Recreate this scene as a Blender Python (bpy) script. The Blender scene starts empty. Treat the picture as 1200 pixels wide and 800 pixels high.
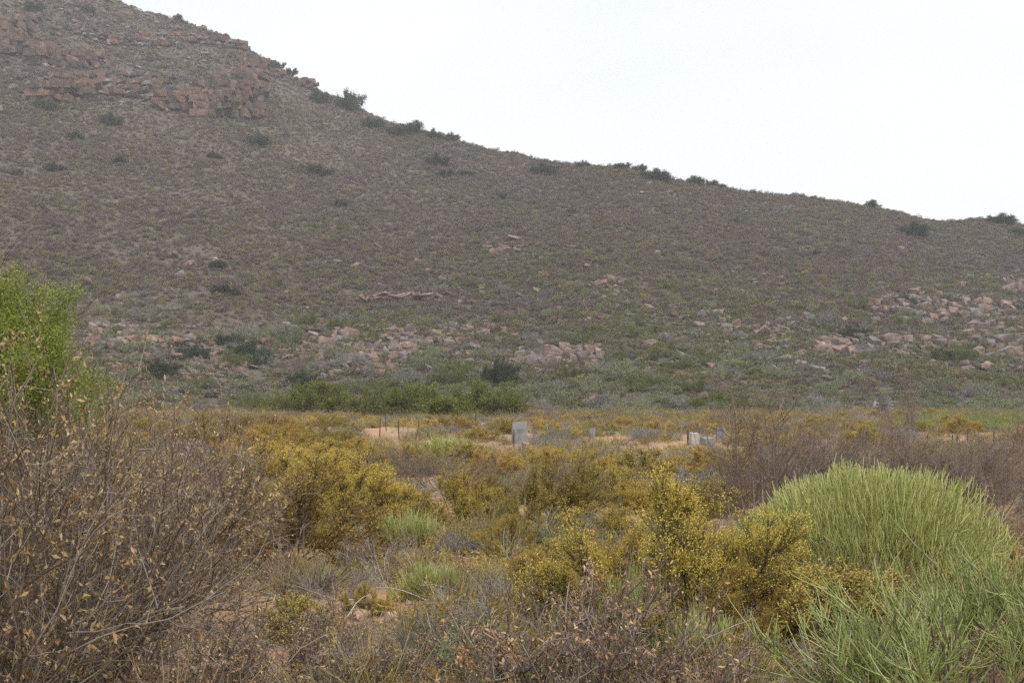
import bpy, bmesh, math, random
import numpy as np
from mathutils import Vector, Matrix

S = bpy.context.scene
COL = S.collection

# ------------------------------------------------------------------ camera
F = 1167.0            # focal length in pixels of the 1200 px wide photograph (35 mm lens)
HZ = 465.0            # row of the eye-level line
CAMZ = 1.75
cam_d = bpy.data.cameras.new('camera')
cam_d.lens = 35.0
cam_d.sensor_width = 36.0
cam_d.shift_y = (HZ - 400.0) / 1200.0
cam_d.clip_start = 0.05
cam_d.clip_end = 5000.0
cam = bpy.data.objects.new('camera', cam_d)
COL.objects.link(cam)
cam.location = (0, 0, CAMZ)
cam.rotation_euler = (math.radians(90), 0, 0)
S.camera = cam

# ------------------------------------------------------------------ sky, sun, exposure
SUN_EL, SUN_AZ = math.radians(58), math.radians(140)
w = bpy.data.worlds.new('World')
S.world = w
w.use_nodes = True
nt = w.node_tree
for n in list(nt.nodes):
    nt.nodes.remove(n)
out = nt.nodes.new('ShaderNodeOutputWorld')
bg = nt.nodes.new('ShaderNodeBackground')
sky = nt.nodes.new('ShaderNodeTexSky')
sky.sky_type = 'NISHITA'
sky.sun_disc = False
sky.sun_elevation = SUN_EL
sky.sun_rotation = SUN_AZ
sky.air_density = 1.0
sky.dust_density = 2.0
tc = nt.nodes.new('ShaderNodeTexCoord')
mp = nt.nodes.new('ShaderNodeMapping')
mp.inputs['Scale'].default_value = (1.0, 1.0, 2.6)
cl = nt.nodes.new('ShaderNodeTexNoise')
cl.inputs['Scale'].default_value = 1.6
cl.inputs['Detail'].default_value = 4.0
cl.inputs['Roughness'].default_value = 0.5
cr = nt.nodes.new('ShaderNodeValToRGB')
cr.color_ramp.elements[0].position = 0.30
cr.color_ramp.elements[0].color = (4.6, 4.98, 5.4, 1)
cr.color_ramp.elements[1].position = 0.66
cr.color_ramp.elements[1].color = (5.75, 5.85, 5.95, 1)
mx = nt.nodes.new('ShaderNodeMixRGB')
mx.inputs[0].default_value = 0.90            # overcast: thin cloud over nearly all the blue
bg.inputs['Strength'].default_value = 0.10
nt.links.new(tc.outputs['Generated'], mp.inputs['Vector'])
nt.links.new(mp.outputs['Vector'], cl.inputs['Vector'])
nt.links.new(cl.outputs['Fac'], cr.inputs['Fac'])
nt.links.new(sky.outputs['Color'], mx.inputs[1])
nt.links.new(cr.outputs['Color'], mx.inputs[2])
nt.links.new(mx.outputs['Color'], bg.inputs['Color'])
nt.links.new(bg.outputs['Background'], out.inputs['Surface'])

sun_d = bpy.data.lights.new('sun', 'SUN')
sun_d.energy = 1.5
sun_d.angle = math.radians(14)
sun_d.color = (1.0, 0.96, 0.90)
sun = bpy.data.objects.new('sun', sun_d)
COL.objects.link(sun)
# sun_rotation is measured from +Y towards +X
sdir = Vector((math.sin(SUN_AZ) * math.cos(SUN_EL), math.cos(SUN_AZ) * math.cos(SUN_EL), math.sin(SUN_EL)))
sun.rotation_euler = (-sdir).to_track_quat('-Z', 'Y').to_euler()

vs = S.view_settings
vs.view_transform = 'Standard'
vs.look = 'None'
vs.exposure = 1.0
vs.gamma = 1.0
S.cycles.max_bounces = 8
S.cycles.diffuse_bounces = 3
S.cycles.glossy_bounces = 2
S.cycles.transmission_bounces = 4
S.cycles.transparent_max_bounces = 4
S.cycles.volume_bounces = 1
S.cycles.use_denoising = False

HAZE_DENSITY = 0.00036

# ------------------------------------------------------------------ helpers
R0 = random.Random(7)
NR = np.random.RandomState(11)


def tag(o, label=None, cat=None, group=None, kind=None):
    if label: o['label'] = label
    if cat: o['category'] = cat
    if group: o['group'] = group
    if kind: o['kind'] = kind
    return o


def mesh_np(name, V, Q=None, T=None, mat=None, smooth=False):
    """mesh from numpy arrays of vertices, quads and triangles"""
    V = np.asarray(V, dtype=np.float32).reshape(-1, 3)
    me = bpy.data.meshes.new(name)
    Q = np.zeros((0, 4), np.int32) if Q is None else np.asarray(Q, np.int32).reshape(-1, 4)
    T = np.zeros((0, 3), np.int32) if T is None else np.asarray(T, np.int32).reshape(-1, 3)
    nl = Q.size + T.size
    nf = len(Q) + len(T)
    me.vertices.add(len(V))
    me.vertices.foreach_set('co', V.ravel())
    me.loops.add(nl)
    me.loops.foreach_set('vertex_index', np.concatenate([Q.ravel(), T.ravel()]))
    me.polygons.add(nf)
    st = np.concatenate([np.arange(len(Q)) * 4, Q.size + np.arange(len(T)) * 3]).astype(np.int32)
    me.polygons.foreach_set('loop_start', st)
    if smooth:
        me.polygons.foreach_set('use_smooth', np.ones(nf, dtype=bool))
    me.update(calc_edges=True)
    if mat: me.materials.append(mat)
    return me


class MB:
    def __init__(s):
        s.V, s.Q, s.T, s.n = [], [], [], 0

    def add(s, V, Q=None, T=None):
        V = np.asarray(V, float).reshape(-1, 3)
        s.V.append(V)
        if Q is not None and len(Q): s.Q.append(np.asarray(Q).reshape(-1, 4) + s.n)
        if T is not None and len(T): s.T.append(np.asarray(T).reshape(-1, 3) + s.n)
        s.n += len(V)

    def mesh(s, name, mat, smooth=False):
        return mesh_np(name, np.concatenate(s.V), np.concatenate(s.Q) if s.Q else None,
                       np.concatenate(s.T) if s.T else None, mat, smooth)

    def build(s, name, mat, parent=None, smooth=False):
        return link(name, s.mesh(name, mat, smooth), parent)


def link(name, me, parent=None, loc=None):
    o = bpy.data.objects.new(name, me)
    COL.objects.link(o)
    if parent is not None: o.parent = parent
    if loc is not None: o.location = loc
    return o


def empty(name, loc=(0, 0, 0), rz=0.0, sc=1.0):
    o = bpy.data.objects.new(name, None)
    o.empty_display_size = 0.2
    COL.objects.link(o)
    o.location = loc
    o.rotation_euler = (0, 0, rz)
    o.scale = (sc, sc, sc)
    return o


def nrm(a):
    return a / np.maximum(np.linalg.norm(a, axis=-1, keepdims=True), 1e-9)


# ---- value noise, the same for the terrain mesh and for placing things on it
def vnoise(x, y, seed=0):
    x = np.asarray(x, float); y = np.asarray(y, float)
    xi = np.floor(x).astype(np.int64); yi = np.floor(y).astype(np.int64)
    fx = x - xi; fy = y - yi
    fx = fx * fx * (3 - 2 * fx); fy = fy * fy * (3 - 2 * fy)

    def h(a, b):
        n = (a * 374761393 + b * 668265263 + seed * 974634777) & 0x7fffffff
        n = ((n ^ (n >> 13)) * 1274126177) & 0x7fffffff
        return ((n ^ (n >> 16)) & 0xffff) / 65535.0
    return ((h(xi, yi) * (1 - fx) + h(xi + 1, yi) * fx) * (1 - fy)
            + (h(xi, yi + 1) * (1 - fx) + h(xi + 1, yi + 1) * fx) * fy) * 2 - 1


def fbm(x, y, seed=0, oct=3):
    v, a = 0.0, 1.0
    for k in range(oct):
        v = v + a * vnoise(x, y, seed + k * 17)
        x = x * 2.03; y = y * 2.03; a *= 0.5
    return v


# ---- terrain
YB = 108.0
RPX = np.array([-700, -300, 0, 80, 135, 160, 200, 240, 262, 280, 300, 320, 345, 370, 400, 420, 450, 480, 535, 560, 600, 640, 700, 740, 800,
                850, 900, 960, 1000, 1040, 1060, 1090, 1110, 1150, 1190, 1220, 1500, 1900], float)
RPY = np.array([-170, -150, -58, -24, 0, 9, 21, 30, 40, 50, 64, 75, 91, 105, 116, 125, 139, 150, 166, 172, 181, 190, 196, 200, 212,
                221, 227, 232, 237, 245, 250, 258, 259, 258, 263, 266, 300, 330], float)


def ridge(u):
    px = 600 + F * u
    py = np.interp(px, RPX, RPY)
    yr = np.interp(px, [0, 300, 700, 1200], [440, 430, 340, 325])
    return (HZ - py) / F, yr


def height(x, y):
    x = np.asarray(x, float); y = np.asarray(y, float)
    plain = 0.07 * fbm(x / 2.6, y / 2.6, 3, 3) + 0.10 * vnoise(x / 14, y / 14, 9)
    plain = plain - 0.25 * np.clip((y - 35) / 60, 0, 1) * (0.5 + 0.5 * vnoise(x / 30, y / 30, 5)) * 0.3
    yy = np.maximum(y, YB)
    u = x / yy
    er, yr = ridge(u)
    s = (yy - YB) / (yr - YB)
    sc = np.clip(s, 0, 1)
    g = 0.55 * sc + 0.45 * (1 - (1 - sc) ** 1.6)
    e0 = -CAMZ / YB
    e = e0 + (er - e0) * g
    z = CAMZ + np.minimum(yy, yr) * e
    over = np.maximum(yy - yr, 0)
    z = z - 0.32 * over
    k = np.clip(s * 6, 0, 1)
    z = z + k * (0.55 * fbm(x / 16, y / 16, 21, 3) + 0.22 * vnoise(x / 4, y / 4, 31))
    # stepped crags high on the left
    px = 600 + F * u
    crag = np.clip((360 - px) / 60, 0, 1) * np.clip((sc - 0.66) / 0.1, 0, 1)
    z = z + crag * (1.6 * fbm(x / 11, y / 9, 41, 3))
    z = np.where(y > YB, z, 0) + plain * np.clip(1.3 - k, 0, 1)
    return np.maximum(z, -1.2)


def proj(x, y, z):
    return 600 + F * x / y, HZ - F * (z - CAMZ) / y


_YS = np.concatenate([np.arange(2.5, 30, 0.04), np.arange(30, 110, 0.15), np.arange(110, 480, 0.35)])


def hit(px, py):
    """the point of the terrain seen at a place of the photograph"""
    u = (px - 600) / F
    z = height(u * _YS, _YS)
    row = HZ - F * (z - CAMZ) / _YS
    ok = np.nonzero(row <= py)[0]
    k = ok[0] if len(ok) else int(np.argmin(row))
    return Vector((u * _YS[k], _YS[k], float(z[k])))


# ------------------------------------------------------------------ materials
def new_mat(name):
    m = bpy.data.materials.new(name)
    m.use_nodes = True
    t = m.node_tree
    for n in list(t.nodes): t.nodes.remove(n)
    o = t.nodes.new('ShaderNodeOutputMaterial')
    p = t.nodes.new('ShaderNodeBsdfPrincipled')
    p.inputs['Roughness'].default_value = 0.8
    p.inputs['Specular IOR Level'].default_value = 0.25
    t.links.new(p.outputs[0], o.inputs['Surface'])
    return m, t, p, o


def ramp(t, stops, interp='LINEAR'):
    r = t.nodes.new('ShaderNodeValToRGB')
    r.color_ramp.interpolation = interp
    while len(r.color_ramp.elements) < len(stops): r.color_ramp.elements.new(0.5)
    for e, (pos, c) in zip(r.color_ramp.elements, stops):
        e.position = pos
        e.color = (*c, 1)
    return r


def mrange(t, src, a, b):
    m = t.nodes.new('ShaderNodeMapRange')
    m.inputs['To Min'].default_value = a
    m.inputs['To Max'].default_value = b
    t.links.new(src, m.inputs['Value'])
    return m.outputs['Result']


def plant_mat(name, cols, rough=0.75, trans=0.2, var=0.25, hue=0.02):
    """each leaf or twig takes a colour of the ramp, each plant a value and hue of its own"""
    m, t, p, o = new_mat(name)
    g = t.nodes.new('ShaderNodeNewGeometry')
    st = [(i / max(len(cols) - 1, 1), c) for i, c in enumerate(cols)]
    r = ramp(t, st)
    t.links.new(g.outputs['Random Per Island'], r.inputs['Fac'])
    oi = t.nodes.new('ShaderNodeObjectInfo')
    h = t.nodes.new('ShaderNodeHueSaturation')
    t.links.new(mrange(t, oi.outputs['Random'], 1 - var, 1 + var), h.inputs['Value'])
    mu = t.nodes.new('ShaderNodeMath'); mu.operation = 'MULTIPLY'; mu.inputs[1].default_value = 17.3
    fr = t.nodes.new('ShaderNodeMath'); fr.operation = 'FRACT'
    t.links.new(oi.outputs['Random'], mu.inputs[0]); t.links.new(mu.outputs[0], fr.inputs[0])
    t.links.new(mrange(t, fr.outputs[0], 0.5 - hue, 0.5 + hue), h.inputs['Hue'])
    t.links.new(r.outputs['Color'], h.inputs['Color'])
    t.links.new(h.outputs['Color'], p.inputs['Base Color'])
    p.inputs['Roughness'].default_value = rough
    if trans > 0:
        tr = t.nodes.new('ShaderNodeBsdfTranslucent')
        t.links.new(h.outputs['Color'], tr.inputs['Color'])
        ms = t.nodes.new('ShaderNodeMixShader')
        ms.inputs[0].default_value = trans
        t.links.new(p.outputs[0], ms.inputs[1]); t.links.new(tr.outputs[0], ms.inputs[2])
        t.links.new(ms.outputs[0], o.inputs['Surface'])
    return m


def rock_mat(name, cols, scale=0.6, bump=0.35, vary=(.75, 1.2)):
    m, t, p, o = new_mat(name)
    tcn = t.nodes.new('ShaderNodeTexCoord')
    oi = t.nodes.new('ShaderNodeObjectInfo')
    ad = t.nodes.new('ShaderNodeVectorMath'); ad.operation = 'ADD'
    t.links.new(tcn.outputs['Object'], ad.inputs[0]); t.links.new(oi.outputs['Location'], ad.inputs[1])
    n = t.nodes.new('ShaderNodeTexNoise'); n.inputs['Scale'].default_value = scale; n.inputs['Detail'].default_value = 6; n.inputs['Roughness'].default_value = 0.65
    t.links.new(ad.outputs[0], n.inputs['Vector'])
    r = ramp(t, [(0.25 + 0.5 * i / (len(cols) - 1), c) for i, c in enumerate(cols)])
    t.links.new(n.outputs['Fac'], r.inputs['Fac'])
    h = t.nodes.new('ShaderNodeHueSaturation')
    t.links.new(mrange(t, oi.outputs['Random'], *vary), h.inputs['Value'])
    t.links.new(mrange(t, oi.outputs['Random'], 0.7, 1.15), h.inputs['Saturation'])
    t.links.new(r.outputs['Color'], h.inputs['Color'])
    t.links.new(h.outputs['Color'], p.inputs['Base Color'])
    n2 = t.nodes.new('ShaderNodeTexNoise'); n2.inputs['Scale'].default_value = scale * 6; n2.inputs['Detail'].default_value = 5
    t.links.new(ad.outputs[0], n2.inputs['Vector'])
    b = t.nodes.new('ShaderNodeBump'); b.inputs['Strength'].default_value = bump; b.inputs['Distance'].default_value = 0.2
    t.links.new(n2.outputs['Fac'], b.inputs['Height']); t.links.new(b.outputs[0], p.inputs['Normal'])
    p.inputs['Roughness'].default_value = 0.9
    return m


def flat_mat(name, cols, scale=8, rough=0.7, metal=0.0):
    m, t, p, o = new_mat(name)
    tcn = t.nodes.new('ShaderNodeTexCoord')
    n = t.nodes.new('ShaderNodeTexNoise'); n.inputs['Scale'].default_value = scale; n.inputs['Detail'].default_value = 6
    t.links.new(tcn.outputs['Object'], n.inputs['Vector'])
    r = ramp(t, [(0.3 + 0.4 * i / (len(cols) - 1), c) for i, c in enumerate(cols)])
    t.links.new(n.outputs['Fac'], r.inputs['Fac']); t.links.new(r.outputs['Color'], p.inputs['Base Color'])
    p.inputs['Roughness'].default_value = rough; p.inputs['Metallic'].default_value = metal
    b = t.nodes.new('ShaderNodeBump'); b.inputs['Strength'].default_value = 0.3; b.inputs['Distance'].default_value = 0.02
    t.links.new(n.outputs['Fac'], b.inputs['Height']); t.links.new(b.outputs[0], p.inputs['Normal'])
    return m


def soil_mat(name, cols_a, cols_b, s_big, s_small):
    """bare soil: two tones in patches, with grit"""
    m, t, p, o = new_mat(name)
    g = t.nodes.new('ShaderNodeNewGeometry')
    n1 = t.nodes.new('ShaderNodeTexNoise'); n1.inputs['Scale'].default_value = s_big; n1.inputs['Detail'].default_value = 5
    n2 = t.nodes.new('ShaderNodeTexNoise'); n2.inputs['Scale'].default_value = s_small; n2.inputs['Detail'].default_value = 8; n2.inputs['Roughness'].default_value = 0.7
    for n in (n1, n2): t.links.new(g.outputs['Position'], n.inputs['Vector'])
    ra = ramp(t, [(0.3, cols_a[0]), (0.7, cols_a[1])]); rb = ramp(t, [(0.3, cols_b[0]), (0.7, cols_b[1])])
    t.links.new(n2.outputs['Fac'], ra.inputs['Fac']); t.links.new(n2.outputs['Fac'], rb.inputs['Fac'])
    fr = ramp(t, [(0.42, (0, 0, 0)), (0.6, (1, 1, 1))]); t.links.new(n1.outputs['Fac'], fr.inputs['Fac'])
    mixn = t.nodes.new('ShaderNodeMixRGB')
    t.links.new(fr.outputs['Color'], mixn.inputs[0]); t.links.new(ra.outputs['Color'], mixn.inputs[1]); t.links.new(rb.outputs['Color'], mixn.inputs[2])
    t.links.new(mixn.outputs['Color'], p.inputs['Base Color'])
    b = t.nodes.new('ShaderNodeBump'); b.inputs['Strength'].default_value = 0.6; b.inputs['Distance'].default_value = 0.03
    t.links.new(n2.outputs['Fac'], b.inputs['Height']); t.links.new(b.outputs[0], p.inputs['Normal'])
    p.inputs['Roughness'].default_value = 0.95
    return m


M = {}
M['sand'] = soil_mat('red_sand', ((0.35, 0.20, 0.112), (0.46, 0.28, 0.165)), ((0.28, 0.175, 0.105), (0.40, 0.265, 0.17)), 0.35, 14)
M['slope_soil'] = soil_mat('slope_soil', ((0.085, 0.066, 0.05), (0.14, 0.108, 0.082)), ((0.075, 0.063, 0.047), (0.12, 0.10, 0.074)), 0.03, 1.3)
M['dead_twig'] = plant_mat('dead_twig', [(0.06, 0.038, 0.026), (0.10, 0.068, 0.048), (0.15, 0.11, 0.082), (0.22, 0.178, 0.145), (0.40, 0.35, 0.30)], trans=0, var=0.15)
M['pale_twig'] = plant_mat('pale_twig', [(0.18, 0.15, 0.125), (0.30, 0.26, 0.23), (0.44, 0.40, 0.37)], trans=0, var=0.15)
M['dry_leaf'] = plant_mat('dry_leaf', [(0.22, 0.125, 0.06), (0.38, 0.24, 0.11), (0.54, 0.38, 0.20), (0.30, 0.18, 0.08), (0.60, 0.47, 0.30)], trans=0.2, var=0.15)
M['bare_twig'] = plant_mat('bare_twig', [(0.145, 0.107, 0.08), (0.20, 0.155, 0.12), (0.28, 0.225, 0.18)], trans=0, var=0.2)
M['stem'] = plant_mat('woody_stem', [(0.09, 0.065, 0.045), (0.17, 0.135, 0.10)], trans=0, var=0.15)
M['olive_leaf'] = plant_mat('olive_leaf', [(0.20, 0.142, 0.03), (0.31, 0.225, 0.05), (0.41, 0.31, 0.08)], var=0.2)
M['yellow_flower'] = plant_mat('yellow_flower', [(0.38, 0.25, 0.037), (0.53, 0.365, 0.07), (0.66, 0.50, 0.16)], var=0.25, hue=0.018)
M['golden_flower'] = plant_mat('golden_flower', [(0.33, 0.235, 0.05), (0.46, 0.355, 0.095), (0.58, 0.465, 0.19)], var=0.25, hue=0.012)
M['pencil_bright'] = plant_mat('pencil_stem_bright', [(0.25, 0.29, 0.075), (0.36, 0.40, 0.115), (0.48, 0.51, 0.17), (0.62, 0.62, 0.27), (0.46, 0.42, 0.17)], rough=0.55, trans=0.1, var=0.1, hue=0.01)
M['pencil_green'] = plant_mat('pencil_stem_green', [(0.16, 0.22, 0.055), (0.28, 0.35, 0.10), (0.46, 0.50, 0.22), (0.22, 0.30, 0.07), (0.40, 0.36, 0.19)], rough=0.55, trans=0.1, var=0.1, hue=0.01)
M['green_leaf'] = plant_mat('green_leaf', [(0.09, 0.115, 0.03), (0.14, 0.17, 0.045), (0.21, 0.23, 0.07)], var=0.2)
M['thicket_leaf'] = plant_mat('thicket_leaf', [(0.115, 0.13, 0.024), (0.185, 0.19, 0.036), (0.26, 0.25, 0.052)], trans=0.25, var=0.2, hue=0.025)
M['bright_leaf'] = plant_mat('bright_green_leaf', [(0.13, 0.18, 0.03), (0.21, 0.27, 0.05), (0.31, 0.36, 0.08)], trans=0.3, var=0.1)
M['dark_leaf'] = plant_mat('dark_green_leaf', [(0.030, 0.046, 0.022), (0.05, 0.07, 0.032), (0.075, 0.095, 0.045)], var=0.15)
M['grey_leaf'] = plant_mat('grey_leaf', [(0.15, 0.15, 0.13), (0.22, 0.22, 0.20), (0.30, 0.30, 0.28)], var=0.2)
M['sage_leaf'] = plant_mat('sage_leaf', [(0.17, 0.19, 0.095), (0.26, 0.28, 0.15), (0.35, 0.36, 0.21)], var=0.2)
M['straw'] = plant_mat('straw', [(0.30, 0.24, 0.12), (0.42, 0.34, 0.19), (0.26, 0.25, 0.10)], var=0.2)
M['meadow'] = plant_mat('meadow_grass', [(0.20, 0.25, 0.08), (0.30, 0.36, 0.12), (0.42, 0.41, 0.15)], var=0.15)
M['scrub_brown'] = plant_mat('scrub_brown', [(0.12, 0.088, 0.075), (0.185, 0.138, 0.118), (0.26, 0.20, 0.175)], var=0.3)
M['scrub_olive'] = plant_mat('scrub_olive', [(0.13, 0.115, 0.055), (0.20, 0.175, 0.085), (0.28, 0.24, 0.12)], var=0.3)
M['scrub_green'] = plant_mat('scrub_green', [(0.10, 0.12, 0.045), (0.155, 0.175, 0.07), (0.23, 0.245, 0.105)], var=0.3)
M['scrub_sage'] = plant_mat('scrub_sage', [(0.14, 0.145, 0.10), (0.20, 0.205, 0.145), (0.27, 0.27, 0.195)], var=0.25)
M['scrub_yellow'] = plant_mat('scrub_yellow', [(0.24, 0.17, 0.035), (0.33, 0.24, 0.05), (0.38, 0.30, 0.09)], var=0.2)
M['scrub_twig'] = plant_mat('scrub_twig', [(0.14, 0.108, 0.105), (0.20, 0.16, 0.155), (0.28, 0.23, 0.225)], trans=0, var=0.35)
M['sandstone'] = rock_mat('sandstone', [(0.075, 0.046, 0.038), (0.17, 0.112, 0.09), (0.26, 0.185, 0.153), (0.42, 0.35, 0.31)], 1.5, .6)
M['grey_stone'] = rock_mat('grey_sandstone', [(0.09, 0.075, 0.068), (0.19, 0.16, 0.145), (0.33, 0.29, 0.265)], 1.6, .8)
M['cliff_stone'] = rock_mat('cliff_sandstone', [(0.045, 0.028, 0.022), (0.115, 0.072, 0.053), (0.18, 0.115, 0.086), (0.30, 0.24, 0.20)], 1.6, .9, (.4, 1.15))
M['pebble'] = rock_mat('pebble', [(0.22, 0.13, 0.09), (0.34, 0.23, 0.17), (0.42, 0.33, 0.27)], 6)
M['concrete'] = flat_mat('grey_concrete', [(0.14, 0.145, 0.15), (0.25, 0.255, 0.262), (0.33, 0.335, 0.34)], 3)
M['white_paint'] = flat_mat('weathered_white_paint', [(0.36, 0.355, 0.34), (0.52, 0.515, 0.50)], 6)
M['post'] = flat_mat('dark_iron_post', [(0.03, 0.026, 0.024), (0.07, 0.055, 0.045)], 20)
M['wire'] = flat_mat('fence_wire', [(0.16, 0.15, 0.14), (0.22, 0.21, 0.20)], 30, 0.5, 0.6)
M['zinc'] = flat_mat('zinc_sheet', [(0.10, 0.11, 0.12), (0.19, 0.20, 0.22)], 6, 0.8, 0.0)
M['rust'] = flat_mat('rusty_iron', [(0.07, 0.035, 0.025), (0.13, 0.065, 0.045)], 10)

# ------------------------------------------------------------------ the ground and the hill: one sheet, cut at the foot of the slope
xs = 700 * np.sinh(4 * np.linspace(-1, 1, 361)) / np.sinh(4)
ys = np.concatenate([np.arange(-40, 2, 2.0), np.arange(2, 30, 0.4), np.arange(30, YB - 0.5, 1.0), [YB], np.arange(YB + 1.5, 470, 1.8), np.linspace(475, 900, 34)])
ib = int(np.argmin(abs(ys - YB)))
for nm, lo, hi, mt in (('ground', 0, ib + 1, 'sand'), ('hillside', ib, len(ys), 'slope_soil')):
    yy = ys[lo:hi]
    X, Y = np.meshgrid(xs, yy)
    Zg = height(X, Y)
    Zg[0 if nm == 'hillside' else -1] = height(xs, np.full_like(xs, YB))
    nr, nc = X.shape
    idx = np.arange(nr * nc).reshape(nr, nc)
    Q = np.stack([idx[:-1, :-1], idx[:-1, 1:], idx[1:, 1:], idx[1:, :-1]], -1).reshape(-1, 4)
    o = link(nm, mesh_np(nm, np.stack([X, Y, Zg], -1), Q, None, M[mt], True))
    tag(o, kind='structure')

# ------------------------------------------------------------------ plant building blocks


def grow(rng, P, D, L, K, wander, up):
    """polylines: starts P, directions D, lengths L, K points each"""
    P = np.array(P, float); D = nrm(np.array(D, float)); L = np.asarray(L, float)
    pts = [P.copy()]
    d = D.copy()
    for k in range(K - 1):
        d = nrm(d + rng.normal(0, wander, d.shape) + np.array([0, 0, up]))
        P = P + d * (L / (K - 1))[:, None]
        pts.append(P.copy())
    return np.stack(pts, 1)


def sample(pts, i, t):
    K = pts.shape[1]
    f = t * (K - 1)
    k = np.minimum(f.astype(int), K - 2)
    a = (f - k)[:, None]
    p0 = pts[i, k]; p1 = pts[i, k + 1]
    return p0 * (1 - a) + p1 * a, nrm(p1 - p0)


def kids(rng, pts, per, t0, t1, spread, L, K, wander, up):
    n = len(pts) * per
    i = np.repeat(np.arange(len(pts)), per)
    t = rng.uniform(t0, t1, n)
    p, tg = sample(pts, i, t)
    d = nrm(tg + spread * nrm(rng.normal(0, 1, (n, 3))))
    return grow(rng, p, d, L * rng.uniform(0.55, 1.2, n), K, wander, up)


def tubes(mb, pts, r0, r1, sides=3):
    N, K, _ = pts.shape
    tg = np.empty_like(pts)
    tg[:, 1:-1] = pts[:, 2:] - pts[:, :-2]
    tg[:, 0] = pts[:, 1] - pts[:, 0]; tg[:, -1] = pts[:, -1] - pts[:, -2]
    tg = nrm(tg)
    ref = np.where(np.abs(tg[..., 2:3]) > 0.9, np.array([1.0, 0.03, 0]), np.array([0, 0.02, 1.0]))
    a = nrm(np.cross(tg, ref)); b = np.cross(tg, a)
    r = np.linspace(0, 1, K)
    r0 = np.broadcast_to(np.asarray(r0, float), (N,)); r1 = np.broadcast_to(np.asarray(r1, float), (N,))
    rad = r0[:, None] * (1 - r) + r1[:, None] * r
    ang = np.arange(sides) * 2 * math.pi / sides
    V = pts[:, :, None, :] + rad[:, :, None, None] * (np.cos(ang)[:, None] * a[:, :, None, :] + np.sin(ang)[:, None] * b[:, :, None, :])
    idx = np.arange(N * K * sides).reshape(N, K, sides)
    nx = np.roll(idx, -1, axis=2)
    Q = np.stack([idx[:, :-1], nx[:, :-1], nx[:, 1:], idx[:, 1:]], -1).reshape(-1, 4)
    mb.add(V.reshape(-1, 3), Q)


def leaves(mb, p, d, L, W, rng, curl=0.25):
    """folded diamond leaves"""
    n = len(p)
    d = nrm(d)
    nn = nrm(np.cross(d, rng.normal(0, 1, (n, 3))))
    s = np.cross(d, nn)
    L = np.broadcast_to(np.asarray(L, float), (n,))[:, None]; W = np.broadcast_to(np.asarray(W, float), (n,))[:, None]
    c = (rng.uniform(0.2, 1, (n, 1)) * curl) * L
    V = np.stack([p, p + d * L * .45 + s * W * .5 + nn * c, p + d * L + nn * c * .3, p + d * L * .45 - s * W * .5 + nn * c], 1)
    mb.add(V.reshape(-1, 3), np.arange(n * 4).reshape(n, 4))


def curled(mb, p, d, L, W, rng):
    """dry leaves, rolled lengthwise and bent along the midrib: two quads down each half"""
    n = len(p)
    d = nrm(d)
    nn = nrm(np.cross(d, rng.normal(0, 1, (n, 3))))
    s = np.cross(d, nn)
    L = L[:, None]; W = W[:, None]
    c = rng.uniform(0.1, 0.45, (n, 1)) * L
    e = rng.uniform(0.1, 0.5, (n, 1)) * W
    m1 = p + d * L * .5 + nn * c; m2 = p + d * L * .9 + nn * c * rng.uniform(-.6, 1.2, (n, 1))
    V = np.stack([p, m1 + s * W * .5 - nn * e, m1, m1 - s * W * .5 - nn * e, m2], 1)
    k = np.arange(n)[:, None] * 5
    mb.add(V.reshape(-1, 3), None, np.concatenate([k + np.array([[0, 1, 2]]), k + np.array([[0, 2, 3]]), k + np.array([[1, 4, 2]]), k + np.array([[2, 4, 3]])]))


def dome_dirs(rng, n, tmax):
    th = tmax * np.sqrt(rng.uniform(0, 1, n)); ph = rng.uniform(0, 2 * math.pi, n)
    return np.stack([np.sin(th) * np.cos(ph), np.sin(th) * np.sin(ph), np.cos(th)], 1), th


def stems(rng, n, R, H, tmax, base, K, wander, up, lo=0.75):
    D, th = dome_dirs(rng, n, tmax)
    L = 1 / np.sqrt((np.sin(th) / R) ** 2 + (np.cos(th) / H) ** 2) * rng.uniform(lo, 1.05, n)
    P = D * np.array([base, base, 0.0]) + rng.normal(0, base * .3 + 0.005, (n, 3)) * np.array([1, 1, 0]) + np.array([0, 0, -0.05])
    return grow(rng, P, D, L, K, wander, up)


def tips(pts):
    return pts[:, -1], nrm(pts[:, -1] - pts[:, -2])


def along(rng, pts, n, t0=0.2, t1=1.0):
    i = rng.randint(0, len(pts), n)
    return sample(pts, i, rng.uniform(t0, t1, n))


PROTO = {}


def proto(name, parts):
    """the first of a kind: an Empty and its part meshes; it is moved to its first place"""
    PROTO[name] = [(pn, me) for pn, me in parts]


def make(kind, name, loc, rz=0.0, sc=1.0, sz=None):
    r = empty(name, loc, rz, sc)
    if sz: r.scale = (sc, sc, sz)
    for pn, me in PROTO[kind]:
        o = bpy.data.objects.new(pn, me)
        COL.objects.link(o)
        o.parent = r
    return r


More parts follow.
